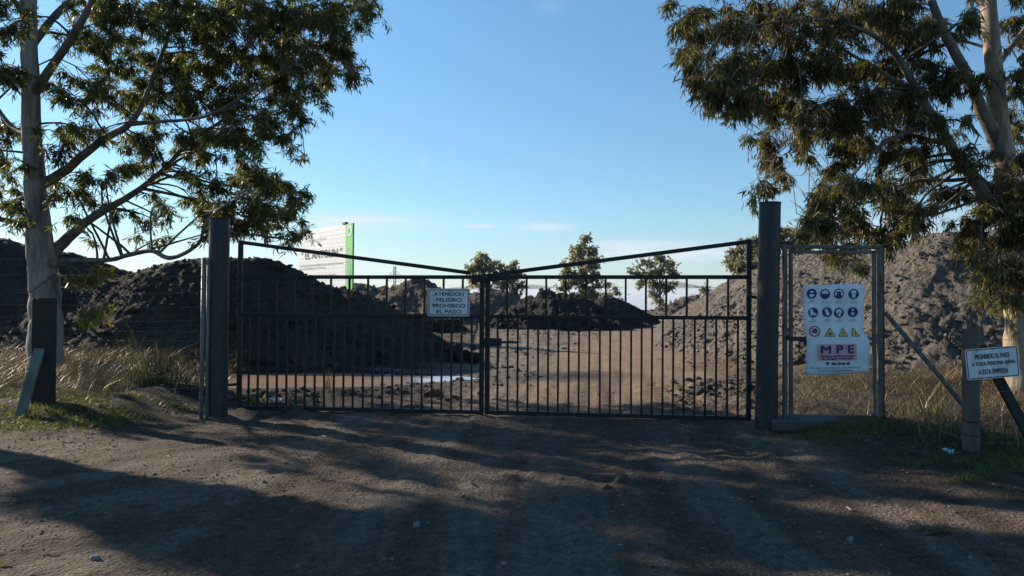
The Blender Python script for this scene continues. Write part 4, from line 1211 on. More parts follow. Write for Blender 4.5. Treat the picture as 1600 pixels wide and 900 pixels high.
cl = [(20, 30, 45, 50, .7), (8, 110, 40, 50, .8), (10, 200, 30, 50, .8), (5, 280, 22, 45, .9), (20, 330, 28, 28, .7), (25, 250, 25, 30, .6),
      (150, 20, 45, 40, .8), (205, 25, 60, 50), (280, 25, 70, 55), (360, 20, 70, 55), (440, 25, 70, 50), (510, 22, 60, 45), (560, 12, 28, 35),
      (120, 60, 35, 40, .55), (185, 85, 55, 45), (260, 95, 65, 50), (340, 90, 65, 50), (415, 90, 65, 50), (485, 80, 60, 50), (535, 75, 35, 35), (552, 108, 16, 25), (505, 115, 38, 30),
      (105, 140, 35, 40, .8), (165, 150, 50, 42), (235, 150, 55, 42), (310, 155, 60, 42), (380, 150, 60, 42), (440, 140, 45, 38), (492, 140, 22, 22, .8), (506, 163, 8, 10),
      (95, 215, 30, 45, .7), (150, 205, 45, 30, .6), (230, 215, 50, 35, .9), (300, 215, 55, 32), (365, 205, 55, 32), (420, 195, 45, 30), (455, 170, 25, 28), (462, 196, 14, 14, .8),
      (105, 290, 32, 36, .7), (165, 280, 40, 28, .55), (225, 262, 45, 26, .7), (285, 262, 40, 26, .6), (340, 245, 45, 24, .6), (395, 232, 30, 18, .5),
      (450, 231, 11, 9, .9), (476, 243, 9, 9, .9), (398, 236, 8, 14, .7),
      (385, 268, 42, 28), (425, 285, 42, 30), (340, 285, 42, 28, .9), (455, 305, 22, 24), (395, 318, 50, 30), (445, 335, 35, 30), (345, 325, 40, 28), (300, 312, 30, 22, .7), (375, 350, 45, 24, .9), (425, 358, 35, 18, .7), (466, 350, 14, 28, .9), (330, 362, 22, 16, .6), (462, 376, 14, 10, .7),
      (250, 318, 32, 22, .7), (205, 332, 28, 18, .6), (150, 322, 30, 20, .6), (245, 345, 20, 14, .8), (142, 372, 9, 8, .7), (250, 372, 14, 8, .5), (225, 365, 10, 8, .4), (110, 340, 22, 14, .5)]
top = []
for py, xa, xb, k in ((-50, -60, 560, .9), (-120, -90, 540, .8), (-200, -80, 470, .75), (-280, -30, 380, .7), (-350, 20, 260, .7)):
    x = xa
    while x < xb: top.append((x + random.uniform(-15, 15), py + random.uniform(-20, 20), 62, 48, k * .55)); x += 78
for py, xa, xb in ((40, -190, -30), (140, -210, -30), (240, -200, -30), (-60, -170, -60), (320, -160, -30)):
    x = xa
    while x < xb: top.append((x, py, 55, 48, .5)); x += 70
CL = px_clumps(cl, TY, 3, .046, 1.9) + px_clumps(cl, TY + .3, 9, .024, 2.4) + px_clumps(top, TY, 4, .044, 2.2)
tree('eucalyptus_tree', 'pale trunked eucalyptus at the left, long limbs reaching over the gate post', (tb.x, tb.y, 0), trunk, limbs, CL, M['leaf'], M['bark'], M['bark_dark'], .140, .0195, 16, .75, 11, 'eucalyptus trees flanking the gate')

# low lit sprays on the left tree: belong to the same tree, so they are one more crown part
def spray(root_name, lst, Y, start, leafm, seed):
    root = bpy.data.objects[root_name]
    r = np.random.default_rng(seed)
    tw = MB(); cen, dr = [], []
    for (px, py, rx, rz, n) in lst:
        c = P(px, py, Y)
        tw.tube([start, start.lerp(c, .5) + Vector((0, 0, .12)), c], [.02, .012, .006], 5, False)
        for _ in range(n):
            q = c + Vector((r.normal() * rx / F * Y * .55, r.normal() * .18, r.normal() * rz / F * Y * .5))
            tw.tube([c, (c + q) / 2 + Vector((0, 0, .03)), q], [.004, .003, .002], 3, False)
            k = 7
            t = r.random((k, 1)); a = np.array(c); b = np.array(q)
            cen.append(a * (1 - t) * .5 + b * (.5 + .5 * t) + r.normal(size=(k, 3)) * .012)
            dr.append(r.normal(size=(k, 3)) * .7 + np.array([.25, -.1, -.45]))
    tw.build('twigs', M['twig'], root, True, True)
    cen = np.concatenate(cen); dr = np.concatenate(dr); n = len(cen)
    V, ff, fs = leaves_arrays(cen, dr, .14 * r.uniform(.7, 1.25, n), .026 * r.uniform(.7, 1.3, n), r)
    o = build_obj('leaf_spray', V, ff, fs, leafm, root, True, True); o['label'] = 'yellow green sunlit leaf spray low on the trunk'
spray('eucalyptus_tree', [(135, 438, 26, 11, 34), (162, 424, 18, 12, 22), (118, 436, 14, 8, 10)], TY - .8, lt(92, 415, -.3), M['leaf_young'], 5)
spray('eucalyptus_tree', [(148, 490, 16, 13, 22), (166, 476, 5, 8, 5), (140, 503, 12, 9, 10)], TY - .8, lt(100, 440, -.3), M['leaf_young'], 6)

# right tree ----------------------------------------------------------------
RY = 11.6
rt = lambda px, py, dy=0: P(px, py, RY + dy)
q_ = lambda wpx: wpx / 2 / F * RY
rb_ = P(1592, 590, RY)
trunk = [(rt(1594, 625), q_(58)), (rt(1593, 580), q_(46)), (rt(1592, 500), q_(38)), (rt(1588, 410), q_(36)), (rt(1580, 320), q_(34)), (rt(1566, 240), q_(32)), (rt(1559, 181), q_(28)), (rt(1552, 100), q_(25)), (rt(1546, 30), q_(23)), (rt(1542, -60), q_(20)), (rt(1530, -170), q_(15)), (rt(1520, -260), q_(10)), (rt(1515, -340), q_(4))]
limbs = [
    [(rt(1572, 270), q_(22)), (rt(1552, 215, -.1), q_(20)), (rt(1534, 174, -.2), q_(19)), (rt(1508, 112, -.4), q_(16)), (rt(1474, 47, -.6), q_(13)), (rt(1455, 0, -.7), q_(11)), (rt(1430, -70, -.8), q_(7)), (rt(1410, -150, -.9), q_(3))],
    [(rt(1584, 360), q_(24)), (rt(1550, 325, -.3), q_(20)), (rt(1522, 280, -.5), q_(18)), (rt(1485, 227, -.7), q_(15)), (rt(1447, 166, -1.0), q_(12)), (rt(1413, 106, -1.2), q_(10)), (rt(1383, 68, -1.3), q_(7)), (rt(1330, 40, -1.5), q_(5)), (rt(1260, 30, -1.6), q_(4)), (rt(1180, 40, -1.7), q_(2.5))],
    [(rt(1440, 155, -.9), q_(7)), (rt(1390, 120, -.4), q_(6)), (rt(1330, 85, 0), q_(5)), (rt(1270, 50, .3), q_(4)), (rt(1200, 60, .5), q_(3)), (rt(1120, 60, .7), q_(1.6))],
    [(rt(1485, 227, -.7), q_(7)), (rt(1420, 210, -.3), q_(6)), (rt(1350, 190, .1), q_(5)), (rt(1290, 190, .3), q_(3.5)), (rt(1230, 220, .5), q_(2)), (rt(1200, 270, .6), q_(1.2))],
    [(rt(1582, 330), q_(16)), (rt(1540, 285, .4), q_(8)), (rt(1500, 262, .7), q_(6)), (rt(1450, 285, .9), q_(5)), (rt(1400, 310, 1.0), q_(4)), (rt(1340, 320, 1.1), q_(3)), (rt(1280, 350, 1.1), q_(1.5))],
    [(rt(1552, 110), q_(12)), (rt(1590, 60, .5), q_(9)), (rt(1640, 0, .9), q_(6)), (rt(1720, -60, 1.2), q_(3))],
    [(rt(1546, 20), q_(12)), (rt(1480, -60, .8), q_(9)), (rt(1380, -110, 1.3), q_(6)), (rt(1260, -120, 1.6), q_(4)), (rt(1130, -90, 1.8), q_(2))],
    [(rt(1580, 300), q_(12)), (rt(1630, 260, -.4), q_(9)), (rt(1700, 220, -.7), q_(5)), (rt(1780, 210, -.9), q_(2.5))],
]
cl = [(1042, 4, 22, 14, .8), (1075, 22, 38, 28), (1080, 70, 36, 34), (1085, 112, 30, 32), (1118, 140, 32, 24), (1105, 160, 14, 14, .8), (1130, 40, 50, 45), (1140, 105, 50, 42), (1160, 155, 40, 32), (1140, 180, 16, 18, .8),
      (1195, 30, 55, 45), (1200, 95, 55, 45), (1205, 155, 48, 38), (1195, 205, 30, 28, .9), (1215, 235, 30, 30, .8), (1196, 262, 20, 28, .9), (1190, 292, 17, 20, .9), (1222, 285, 24, 18, .7), (1180, 308, 7, 12, .8),
      (1260, 30, 55, 45), (1265, 95, 55, 45), (1270, 160, 52, 42), (1268, 215, 40, 34, .8), (1255, 200, 25, 25, .7), (1325, 30, 58, 45), (1330, 100, 58, 45), (1335, 165, 55, 42), (1330, 225, 52, 38), (1295, 262, 36, 28, .8), (1320, 290, 48, 34), (1290, 318, 40, 28), (1280, 350, 36, 26), (1262, 335, 18, 22, .8), (1330, 345, 46, 30), (1318, 385, 24, 26, .9), (1300, 375, 24, 18, .8), (1345, 400, 14, 28, .7), (1375, 365, 36, 22, .9),
      (1395, 30, 58, 45), (1400, 105, 55, 45, .8), (1405, 170, 50, 42, .9), (1395, 235, 52, 38), (1385, 295, 50, 32), (1430, 325, 38, 24, .9), (1440, 265, 38, 34, .9), (1455, 40, 44, 44, .9), (1470, 120, 38, 42, .85, -.8), (1450, 205, 36, 36, .85, -.9), (1480, 300, 34, 26, .8), (1410, 345, 34, 22, .8), (1430, 150, 34, 30, .8, -1.0), (1500, 250, 26, 26, .7, -.9), (1520, 120, 22, 34, .6, -.9),
      (1510, 30, 30, 36, .6), (1500, 190, 24, 30, .45), (1530, 240, 24, 30, .5), (1590, 40, 36, 40, .7), (1600, 110, 34, 42, .8), (1605, 190, 34, 45), (1600, 270, 40, 42), (1560, 310, 42, 36), (1520, 345, 34, 28, .8), (1600, 345, 46, 40), (1555, 380, 46, 34), (1510, 385, 26, 18, .7), (1590, 420, 42, 34), (1550, 430, 34, 30), (1530, 410, 24, 20, .8), (1590, 470, 30, 26, .8), (1556, 468, 22, 22, .7), (1540, 455, 14, 16, .5), (1588, 360, 34, 34, 1, -.9), (1590, 420, 32, 32, 1, -.9), (1592, 470, 26, 24, .9, -.9), (1560, 330, 34, 30, .9, -1.0), (1600, 300, 30, 34, .9, -.9)]
top = []
for py, xa, xb, k in ((-50, 1080, 1720, .9), (-120, 1110, 1760, .8), (-200, 1180, 1740, .75), (-280, 1280, 1680, .7), (-350, 1400, 1620, .7)):
    x = xa
    while x < xb: top.append((x + random.uniform(-15, 15), py + random.uniform(-20, 20), 62, 48, k * .55)); x += 78
for py, xa, xb in ((40, 1660, 1850), (140, 1660, 1870), (240, 1660, 1860), (330, 1660, 1830), (410, 1660, 1780)):
    x = xa
    while x < xb: top.append((x, py, 55, 48, .5)); x += 70
CL = px_clumps(cl, RY, 5, .046, 1.7) + px_clumps(cl, RY + .2, 10, .023, 2.1) + px_clumps(top, RY, 6, .040, 2.0)
tree('eucalyptus_tree', 'cream barked eucalyptus at the right, drooping grey green foliage over the mesh door', (rb_.x, rb_.y, 0), trunk, limbs, CL, M['leaf_grey'], M['bark_cream'], M['bark_dark'], .140, .0175, 16, 1.1, 21, 'eucalyptus trees flanking the gate', tuft_r=.14)

# eucalyptus row continues beyond the left edge: its shade lies across the road
def sun_pt(c, a, back):
    s_, p_ = Vector((-SUN_DIR.x, -SUN_DIR.y, 0)).normalized(), Vector((SUN_DIR.y, -SUN_DIR.x, 0)).normalized()
    g = s_ * a + p_ * c
    return Vector((g.x, g.y, 0)) + SUN_DIR * (back / math.cos(SUN_EL))
def shade_tree():
    r = random.Random(8)
    b = sun_pt(3.3, -17.5, 0)
    up = lambda z, x=0, y=0: Vector((b.x + x, b.y + y, z))
    trunk = [(up(-.2), .34), (up(.5), .28), (up(2.5, .1), .24), (up(5, .2, .1), .18), (up(7.5, .1, .2), .11), (up(9.5), .04)]
    cl, limbs = [], []
    def add(c, a, rc, n, back=None):
        h = (a + 17.5 + r.uniform(-1.2, 1.2))
        q = sun_pt(c, a, h); cl.append((tuple(q), (rc, rc, rc * .8), n)); return q
    for k in range(46):
        c = r.uniform(3.0, 3.65); a = r.uniform(-5.6, 2.5); q = add(c, a, .42, 150)
        if k % 8 == 0: limbs.append([(up(3 + .1 * k * .5), .09), (up(3 + .1 * k * .5).lerp(q, .5) + Vector((0, 0, .3)), .06), (q, .02)])
    for k in range(34):
        c = r.choice((r.uniform(3.7, 4.5), r.uniform(5.1, 5.6))); a = r.uniform(-3.0, 3.0); q = add(c, a, .45, 120)
        if k % 8 == 0: limbs.append([(up(3.5 + .1 * k * .5), .09), (up(3.5 + .1 * k * .5).lerp(q, .5) + Vector((0, 0, .3)), .06), (q, .02)])
    for k in range(16): add(r.uniform(1.2, 3.2), r.uniform(.5, 3.5), .5, 110)
    tree('eucalyptus_tree', 'eucalyptus just beyond the left edge of the photo', (b.x, b.y, 0), trunk, limbs, cl, M['leaf'], M['bark'], M['bark_dark'], .17, .03, 10, .55, 51, 'eucalyptus trees flanking the gate')
shade_tree()

# far trees -------------------------------------------------------------------
def far_tree(label, px, base_py, top_py, Y, lst, seed, leafL=.42, dens=1.0, lean=0):
    b = P(px, base_py, Y); t = P(px + lean, top_py + 6, Y)
    gz = gh(b.x, b.y); b = Vector((b.x, b.y, min(b.z, gz)))
    h = t.z - b.z
    trunk = [(b + Vector((0, 0, -.3)), .035 * h), (b + Vector((0, 0, .1 * h)), .026 * h), (b.lerp(t, .45) + Vector((.02 * h, 0, 0)), .018 * h), (b.lerp(t, .8), .009 * h), (t, .003 * h)]
    rr = random.Random(seed); limbs = []
    for e in lst[:6]:
        q = P(e[0], e[1], Y + rr.uniform(-1, 1)); s = b.lerp(t, rr.uniform(.2, .55))
        if q.z < s.z: s = b.lerp(t, .2)
        limbs.append([(s, .011 * h), (s.lerp(q, .5) + Vector((0, 0, .03 * h)), .007 * h), (q, .003 * h)])
    cl = []
    for e in lst:
        Yc = Y + rr.uniform(-1.6, 1.6); c = P(e[0], e[1], Yc)
        rx, rz = e[2] / F * Y, e[3] / F * Y
        cl.append((tuple(c), (rx, rx, rz), max(8, int(e[2] * e[3] * .27 * dens))))
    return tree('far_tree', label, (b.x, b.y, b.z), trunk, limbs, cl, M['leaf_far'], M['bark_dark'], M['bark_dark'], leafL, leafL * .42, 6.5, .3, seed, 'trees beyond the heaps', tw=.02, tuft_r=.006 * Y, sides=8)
far_tree('tallest far tree, tall and narrow, behind the clumpy middle heap', 908, 490, 362, 92,
         [(915, 372, 9, 10), (905, 390, 14, 14), (922, 392, 14, 12), (898, 405, 14, 12), (918, 412, 20, 14), (890, 420, 13, 14), (930, 405, 9, 14), (905, 432, 24, 15), (928, 438, 14, 16), (888, 446, 14, 14), (910, 456, 22, 14), (925, 462, 14, 12), (897, 466, 14, 10), (912, 470, 16, 10)], 31, .5)
far_tree('far tree with a rounded crown on a slim bare trunk, standing against the fog', 1030, 489, 398, 92,
         [(1030, 405, 14, 9), (1010, 412, 12, 10), (1045, 414, 12, 12), (1022, 422, 20, 12), (995, 424, 12, 10), (1046, 430, 12, 14), (1012, 438, 18, 10), (1034, 444, 16, 12), (1048, 446, 9, 10), (1022, 458, 12, 10), (1032, 468, 9, 9), (1004, 448, 6, 6)], 32, .45)
far_tree('left far tree of the pair above the gate centre, bushy crown', 757, 488, 394, 100,
         [(760, 403, 16, 10), (742, 412, 14, 9), (774, 414, 12, 10), (755, 420, 22, 12), (736, 424, 10, 8), (772, 432, 14, 12), (748, 436, 16, 10), (762, 448, 16, 10), (740, 442, 9, 8)], 33, .5)
far_tree('right far tree of the pair above the gate centre, looser crown', 800, 488, 402, 100,
         [(797, 410, 10, 9), (788, 422, 10, 10), (806, 422, 10, 10), (798, 436, 16, 12), (812, 444, 9, 12), (788, 448, 12, 10), (802, 456, 14, 10)], 34, .5)
far_tree('small far tree between the tallest tree and the fog', 953, 488, 440, 100,
         [(950, 446, 9, 7), (960, 454, 10, 8), (945, 458, 10, 8), (958, 466, 12, 8), (964, 470, 6, 8)], 35, .42)
far_tree('round bush top above the dark lumpy heap', 1100, 480, 445, 78,
         [(1100, 452, 9, 7), (1092, 460, 9, 7), (1108, 460, 9, 8), (1100, 468, 14, 7)], 36, .36)
far_tree('grey green tree behind the sunlit heap, left of the right gate post', 1165, 470, 372, 46,
         [(1185, 380, 18, 12), (1196, 398, 16, 16), (1190, 420, 18, 16), (1140, 406, 10, 10), (1168, 382, 16, 11), (1150, 396, 16, 13), (1176, 396, 16, 14), (1160, 412, 20, 12), (1148, 420, 8, 8), (1178, 416, 14, 14), (1158, 430, 16, 10), (1150, 442, 10, 8), (1172, 436, 14, 12)], 37, .26, 1.2)
far_tree('grey green tree behind the sunlit heap, seen through the mesh door', 1238, 460, 352, 46,
         [(1216, 366, 12, 12), (1262, 372, 12, 10), (1230, 362, 13, 10), (1248, 368, 13, 11), (1222, 380, 14, 12), (1242, 386, 18, 14), (1262, 392, 12, 12), (1232, 400, 18, 12), (1256, 408, 16, 10)], 38, .26, 1.2)
far_tree('low dark bush on the skyline between the sunlit heap and the trees', 1320, 430, 392, 40,
         [(1310, 396, 14, 6), (1330, 394, 12, 6), (1350, 392, 12, 6), (1292, 398, 10, 6)], 39, .22, 1.0)

# ------------------------------------------------------------------ grasses
def blades(name, pts, hgt, wid, lean, mat, seed, label=None, segs=3):
    r = np.random.default_rng(seed)
    n = len(pts)
    a = r.random(n) * 2 * math.pi
    dx, dy = np.cos(a), np.sin(a)
    h = hgt * r.uniform(.45, 1.25, n); w = wid * r.uniform(.6, 1.4, n); le = lean * r.uniform(.3, 1.5, n) * h
    pa = r.random(n) * 2 * math.pi; sx, sy = np.cos(pa), np.sin(pa)
    V = []
    for k in range(segs + 1):
        t = k / segs
        c = np.stack([pts[:, 0] + dx * le * t ** 1.8, pts[:, 1] + dy * le * t ** 1.8, pts[:, 2] - .02 + h * (t - .28 * lean * t * t)], -1)
        ww = w * (1 - t) ** .7 * .5 + .0006
        off = np.stack([sx * ww, sy * ww, np.zeros(n)], -1)
        V += [c - off, c + off]
    V = np.stack(V, 1).reshape(-1, 3)
    st = 2 * (segs + 1)
    b = (np.arange(n) * st)[:, None]
    q = np.concatenate([b + np.array([[2 * k, 2 * k + 1, 2 * k + 3, 2 * k + 2]]) for k in range(segs)], 1)
    o = build_obj(name, V, q.ravel(), np.full(n * segs, 4), mat)
    o['kind'] = 'stuff'
    return o

def scatter(n, x0, x1, y0, y1, dens, seed):
    r = np.random.default_rng(seed)
    x = r.uniform(x0, x1, n); y = r.uniform(y0, y1, n)
    k = r.random(n) < dens(x, y)
    x, y = x[k], y[k]
    return np.stack([x, y, gh_raw(x, y)], -1)

def tuft_scatter(nt, per, x0, x1, y0, y1, dens, rad, seed):
    c = scatter(nt, x0, x1, y0, y1, dens, seed)
    r = np.random.default_rng(seed + 1)
    p = np.repeat(c, per, 0); p[:, :2] += r.normal(size=(len(p), 2)) * rad
    p[:, 2] = gh_raw(p[:, 0], p[:, 1])
    return p
left_d = lambda x, y: sstep(4.25, 4.9, -x - .10 * (y - 9) + .5 * fbm(x, y, 2, 71)) * np.clip(.55 + 1.5 * fbm(x * .9, y * .9, 3, 72), .08, 1)
pL = tuft_scatter(1300, 28, -14, -3.9, 10.2, 16.3, lambda x, y: left_d(x, y) * (.10 + .90 * (1 - sstep(-6.3, -5.2, x))), .10, 201)
blades('dry_grass', pL, .38, .006, 1.05, M['straw'], 301)
pL = tuft_scatter(420, 12, -13, -3.9, 10.4, 16.2, lambda x, y: left_d(x, y) * (.35 + .65 * sstep(-5.6, -6.8, x)), .16, 203)
blades('dead_stems', pL, .48, .006, .75, M['straw_dull'], 303)
gl = lambda x, y: sstep(4.3, 5.2, -x + 1.5 * fbm(x * 1.4, y * 1.4, 3, 75) - .12 * (y - 9)) * np.clip(.6 + 1.6 * fbm(x * 1.3, y * 1.3, 3, 76), 0, 1)
pG = tuft_scatter(2600, 14, -12, -4.2, 8.6, 10.6, gl, .06, 205)
blades('green_grass', pG, .10, .007, .8, M['grass'], 305)
rd = lambda x, y: right_bank(x, y - .3) * sstep(7.9, 8.7, y) * np.clip(.7 + 1.4 * fbm(x * .9, y * .9, 3, 77), .1, 1)
pR = tuft_scatter(1900, 26, 2.7, 12, 8.0, 14.5, lambda x, y: rd(x, y) * ((y > DY + .35) | (x > 4.3)), .11, 207)
blades('dry_grass', pR, .20, .006, 1.4, M['straw_dull'], 307)
pR = tuft_scatter(520, 14, 2.9, 11, 8.2, 14, lambda x, y: rd(x, y) * ((y > DY + .35) | (x > 4.3)), .15, 209)
blades('dead_stems', pR, .38, .006, 1.0, M['straw'], 309)
def gr(x, y):
    e = x - (3.05 + .33 * (8.3 - y)) + .35 * fbm(x * 1.3, y * 1.3, 3, 78)
    return sstep(.0, .45, e) * (1 - sstep(1.3, 2.6, e) * sstep(7.6, 8.4, y)) * np.clip(.62 + 1.5 * fbm(x * 1.4, y * 1.4, 3, 79), .05, 1) * (y < DY - .3)
pG = tuft_scatter(6500, 13, 2.8, 7.5, 4.0, 8.9, gr, .055, 211)
blades('green_grass', pG, .10, .006, .95, M['grass'], 311)
# yard side weeds at the berm and foot of the right heap
wd = lambda x, y: np.clip(1.6 * fbm(x * .8, y * .8, 3, 80), 0, 1)
pW = tuft_scatter(160, 22, 5.2, 9, 12.5, 15.0, wd, .10, 213)
blades('dry_grass', pW, .34, .006, .8, M['straw_dull'], 313)

# single plants one can tell apart
def plant(label, px, py, hgt, n, mat, seed, lean=.45, wid=.010, rad=.10, group='wild plants along the fence'):
    p = PG(px, py); z = gh(p.x, p.y)
    root = thing('wild_plant', label, 'plant', (p.x, p.y, z), 0, group)
    r = np.random.default_rng(seed)
    pts = np.stack([p.x + r.normal(size=n) * rad, p.y + r.normal(size=n) * rad, np.full(n, z)], -1)
    o = blades('stems', pts, hgt, wid, lean, mat, seed, segs=4)
    del o['kind']
    v = np.zeros(len(o.data.vertices) * 3, np.float32); o.data.vertices.foreach_get('co', v); v = v.reshape(-1, 3) - np.array(root.location)
    o.data.vertices.foreach_set('co', v.astype(np.float32).ravel()); o.data.update(); o.parent = root
    return root
plant('spiky grey green plant in the shade left of the fence pipes', 245, 622, .95, 120, M['weed'], 401, .55, .014, .14)
plant('low grey green tuft behind the wires, nearest the fence pipes', 288, 625, .55, 70, M['weed'], 402, .6, .012, .12)
plant('tall dry stalks left of the spiky grey green plant', 190, 628, 1.0, 34, M['straw_dull'], 403, .35, .007, .20)
plant('yellow dry weed standing in front of the puddle', 513, 616, .42, 26, M['straw'], 404, .3, .008, .05)
plant('small yellow green weed just behind the left gate post', 404, 630, .22, 60, M['leaf_young'], 405, .8, .012, .10)
plant('dry twiggy stalks at the foot of the round sign post', 1475, 700, .95, 30, M['straw_dull'], 406, .55, .007, .14)
plant('tall pale grass clump behind the brace pipe', 1445, 668, .85, 60, M['straw'], 407, .6, .008, .16)
plant('dry stalks right of the round sign post', 1565, 705, .6, 46, M['straw'], 408, .6, .007, .16)

# ------------------------------------------------------------------ far country: hills, fog, pylon, haze
def hills():
    n = 260
    az = np.linspace(math.radians(-60), math.radians(60), n)
    vs = []
    prof = 95 + 60 * fbm(az * 9, az * 0 + 3.3, 4, 91) 
    bumpy = 58 * np.exp(-((az - math.radians(11.9)) / math.radians(1.6)) ** 2) + 30 * np.exp(-((az - math.radians(16.5)) / math.radians(1.8)) ** 2) - 30 * np.exp(-((az - math.radians(5)) / math.radians(4)) ** 2) - 60 * sstep(math.radians(0), math.radians(-8), az)
    prof = np.maximum(prof + bumpy, 6)
    rows = [(5200, -40), (5500, .35), (5900, .8), (6300, 1.0), (6900, .7), (7600, -40)]
    for R, k in rows:
        jit = 1 + .02 * fbm(az * 30, az * 0 + R * .01, 3, 93)
        for a, p, j in zip(az, prof, jit):
            vs.append((R * j * math.sin(a), R * j * math.cos(a), k if k < -1 else p * k))
    fs = [(r * n + i, r * n + i + 1, (r + 1) * n + i + 1, (r + 1) * n + i) for r in range(len(rows) - 1) for i in range(n - 1)]
    m = MB(); m.add(vs, fs)
    o = m.build('hills', simple('far_scrub', (.05, .06, .04), (.09, .09, .06), .004, .95), None, True); o['kind'] = 'structure'
hills()

def volume_mat(name, dens, col, aniso):
    m = bpy.data.materials.new(name); m.use_nodes = True
    nt = m.node_tree; nt.nodes.clear()
    out = nt.nodes.new('ShaderNodeOutputMaterial'); v = nt.nodes.new('ShaderNodeVolumePrincipled')
    v.inputs['Color'].default_value = (*col, 1); v.inputs['Density'].default_value = dens; v.inputs['Anisotropy'].default_value = aniso
    nt.links.new(v.outputs[0], out.inputs['Volume'])
    return m
def fog():
    # a low bank of valley fog, closed body with a billowing top
    nx_, ny_ = 90, 26
    X = np.linspace(-1500, 2600, nx_); Y = np.linspace(620, 3000, ny_)
    XX, YY = np.meshgrid(X, Y)
    edge = sstep(0, .12, (XX - X[0]) / (X[-1] - X[0])) * sstep(0, .12, (X[-1] - XX) / (X[-1] - X[0])) * sstep(0, .15, (YY - Y[0]) / (Y[-1] - Y[0])) * sstep(0, .1, (Y[-1] - YY) / (Y[-1] - Y[0]))
    T = -22 + edge * (30 + YY * .0045 + 9 * fbm(XX * .004, YY * .004, 3, 95))
    Bm = np.full_like(T, -24.0)
    V = np.concatenate([np.stack([XX, YY, T], -1).reshape(-1, 3), np.stack([XX, YY, Bm], -1).reshape(-1, 3)])
    n = nx_ * ny_; ii = np.arange(n).reshape(ny_, nx_); f = []
    for a in range(ny_ - 1):
        for b in range(nx_ - 1):
            f.append((ii[a, b], ii[a, b + 1], ii[a + 1, b + 1], ii[a + 1, b]))
            f.append((n + ii[a, b], n + ii[a + 1, b], n + ii[a + 1, b + 1], n + ii[a, b + 1]))
    rim = list(ii[0, :]) + list(ii[1:, -1]) + list(ii[-1, -2::-1]) + list(ii[-2:0:-1, 0])
    for k in range(len(rim)):
        a, b = rim[k], rim[(k + 1) % len(rim)]
        f.append((b, a, n + a, n + b))
    o = build_obj('fog_bank', V, [i for q in f for i in q], [4] * len(f), volume_mat('valley_fog', .006, (.66, .73, .82), .2))
    o['kind'] = 'stuff'
fog()
def haze():
    m = MB()
    x0, x1, y0, y1, z0, z1 = -8800, 8800, -60, 8600, -60, 260
    m.add([(x, y, z) for x in (x0, x1) for y in (y0, y1) for z in (z0, z1)], [(0, 1, 3, 2), (4, 6, 7, 5), (0, 4, 5, 1), (2, 3, 7, 6), (0, 2, 6, 4), (1, 5, 7, 3)])
    o = m.build('haze', volume_mat('thin_haze', 6e-5, (.80, .90, 1.0), .2)); o['kind'] = 'stuff'
haze()

def pylon():
    Y = 330.0
    t = P(617, 416, Y); b = Vector((t.x, Y, gh(t.x, Y)))
    o = thing('power_pylon', 'distant lattice power pylon on the skyline right of the billboard', 'pylon', b)
    H = t.z - b.z; m = MB(); w0, w1 = 3.2, .9; th = .16
    lev = [0, .18, .34, .48, .6, .7, .79, .87, .94, 1.0]
    def cr(k, i):
        w = w0 + (w1 - w0) * min(1, lev[k] / .7); sx, sy = ((-1, -1), (1, -1), (1, 1), (-1, 1))[i]
        return Vector((sx * w / 2, sy * w / 2, lev[k] * H))
    for k in range(len(lev) - 1):
        for i in range(4):
            m.bar(cr(k, i), cr(k + 1, i), th, th); m.bar(cr(k, i), cr(k + 1, (i + 1) % 4), th * .6, th * .6); m.bar(cr(k + 1, i), cr(k, (i + 1) % 4), th * .6, th * .6)
    m.build('lattice_tower', M['pylon'], o)
    for zf, l in ((.78, 3.2), (.88, 2.6)):
        m = MB()
        m.bar((-l, 0, zf * H), (l, 0, zf * H), th, th); m.bar((-l, 0, zf * H), (-.4, 0, (zf + .06) * H), th * .6, th * .6); m.bar((l, 0, zf * H), (.4, 0, (zf + .06) * H), th * .6, th * .6)
        m.build('cross_arm', M['pylon'], o)
pylon()

# ------------------------------------------------------------------ stones, clods, litter
def stone(name, label, cat, px, py, size, mat, seed, dz=.25, group=None):
    p = PG(px, py); z = gh(p.x, p.y)
    v, f = rock_mesh(seed, 12, 8)
    o = build_obj(name, v * np.array([size, size, size]), [i for q in f for i in q], [len(q) for q in f], mat, None, True, False)
    o.location = (p.x, p.y, z + size * dz * .6); o.rotation_euler = (0, 0, seed * 1.3)
    return tag(o, label, cat, group)
G_ST = 'loose stones on the dirt road'
stone('stone', 'pale flat stone lying alone on the shaded road below the gate centre', 'stone', 650, 818, .065, M['stone'], 1, .15, G_ST)
stone('stone', 'small pale stone in the sunlit dirt at the lower left', 'stone', 149, 878, .06, M['stone'], 2, .2, G_ST)
stone('stone', 'pale stone in the right foreground beside a leaf', 'stone', 1328, 849, .055, M['stone'], 3, .2, G_ST)
stone('clod', 'dark earth clod on the road right of the middle', 'clod', 972, 752, .15, M['clod'], 4, .1, 'clods of earth on the ground')
stone('clod', 'smaller dark clod left beside the road clod', 'clod', 948, 757, .10, M['clod'], 5, .1, 'clods of earth on the ground')
stone('clod', 'dark clod at the foot of the sunlit heap behind the right gate leaf', 'clod', 1093, 622, .20, M['clod'], 6, .3, 'clods of earth on the ground')
for i, (px, py, s, w) in enumerate(((1262, 545, .42, 'pale boulder low on the sunlit heap inside the mesh door'),)):
    pass

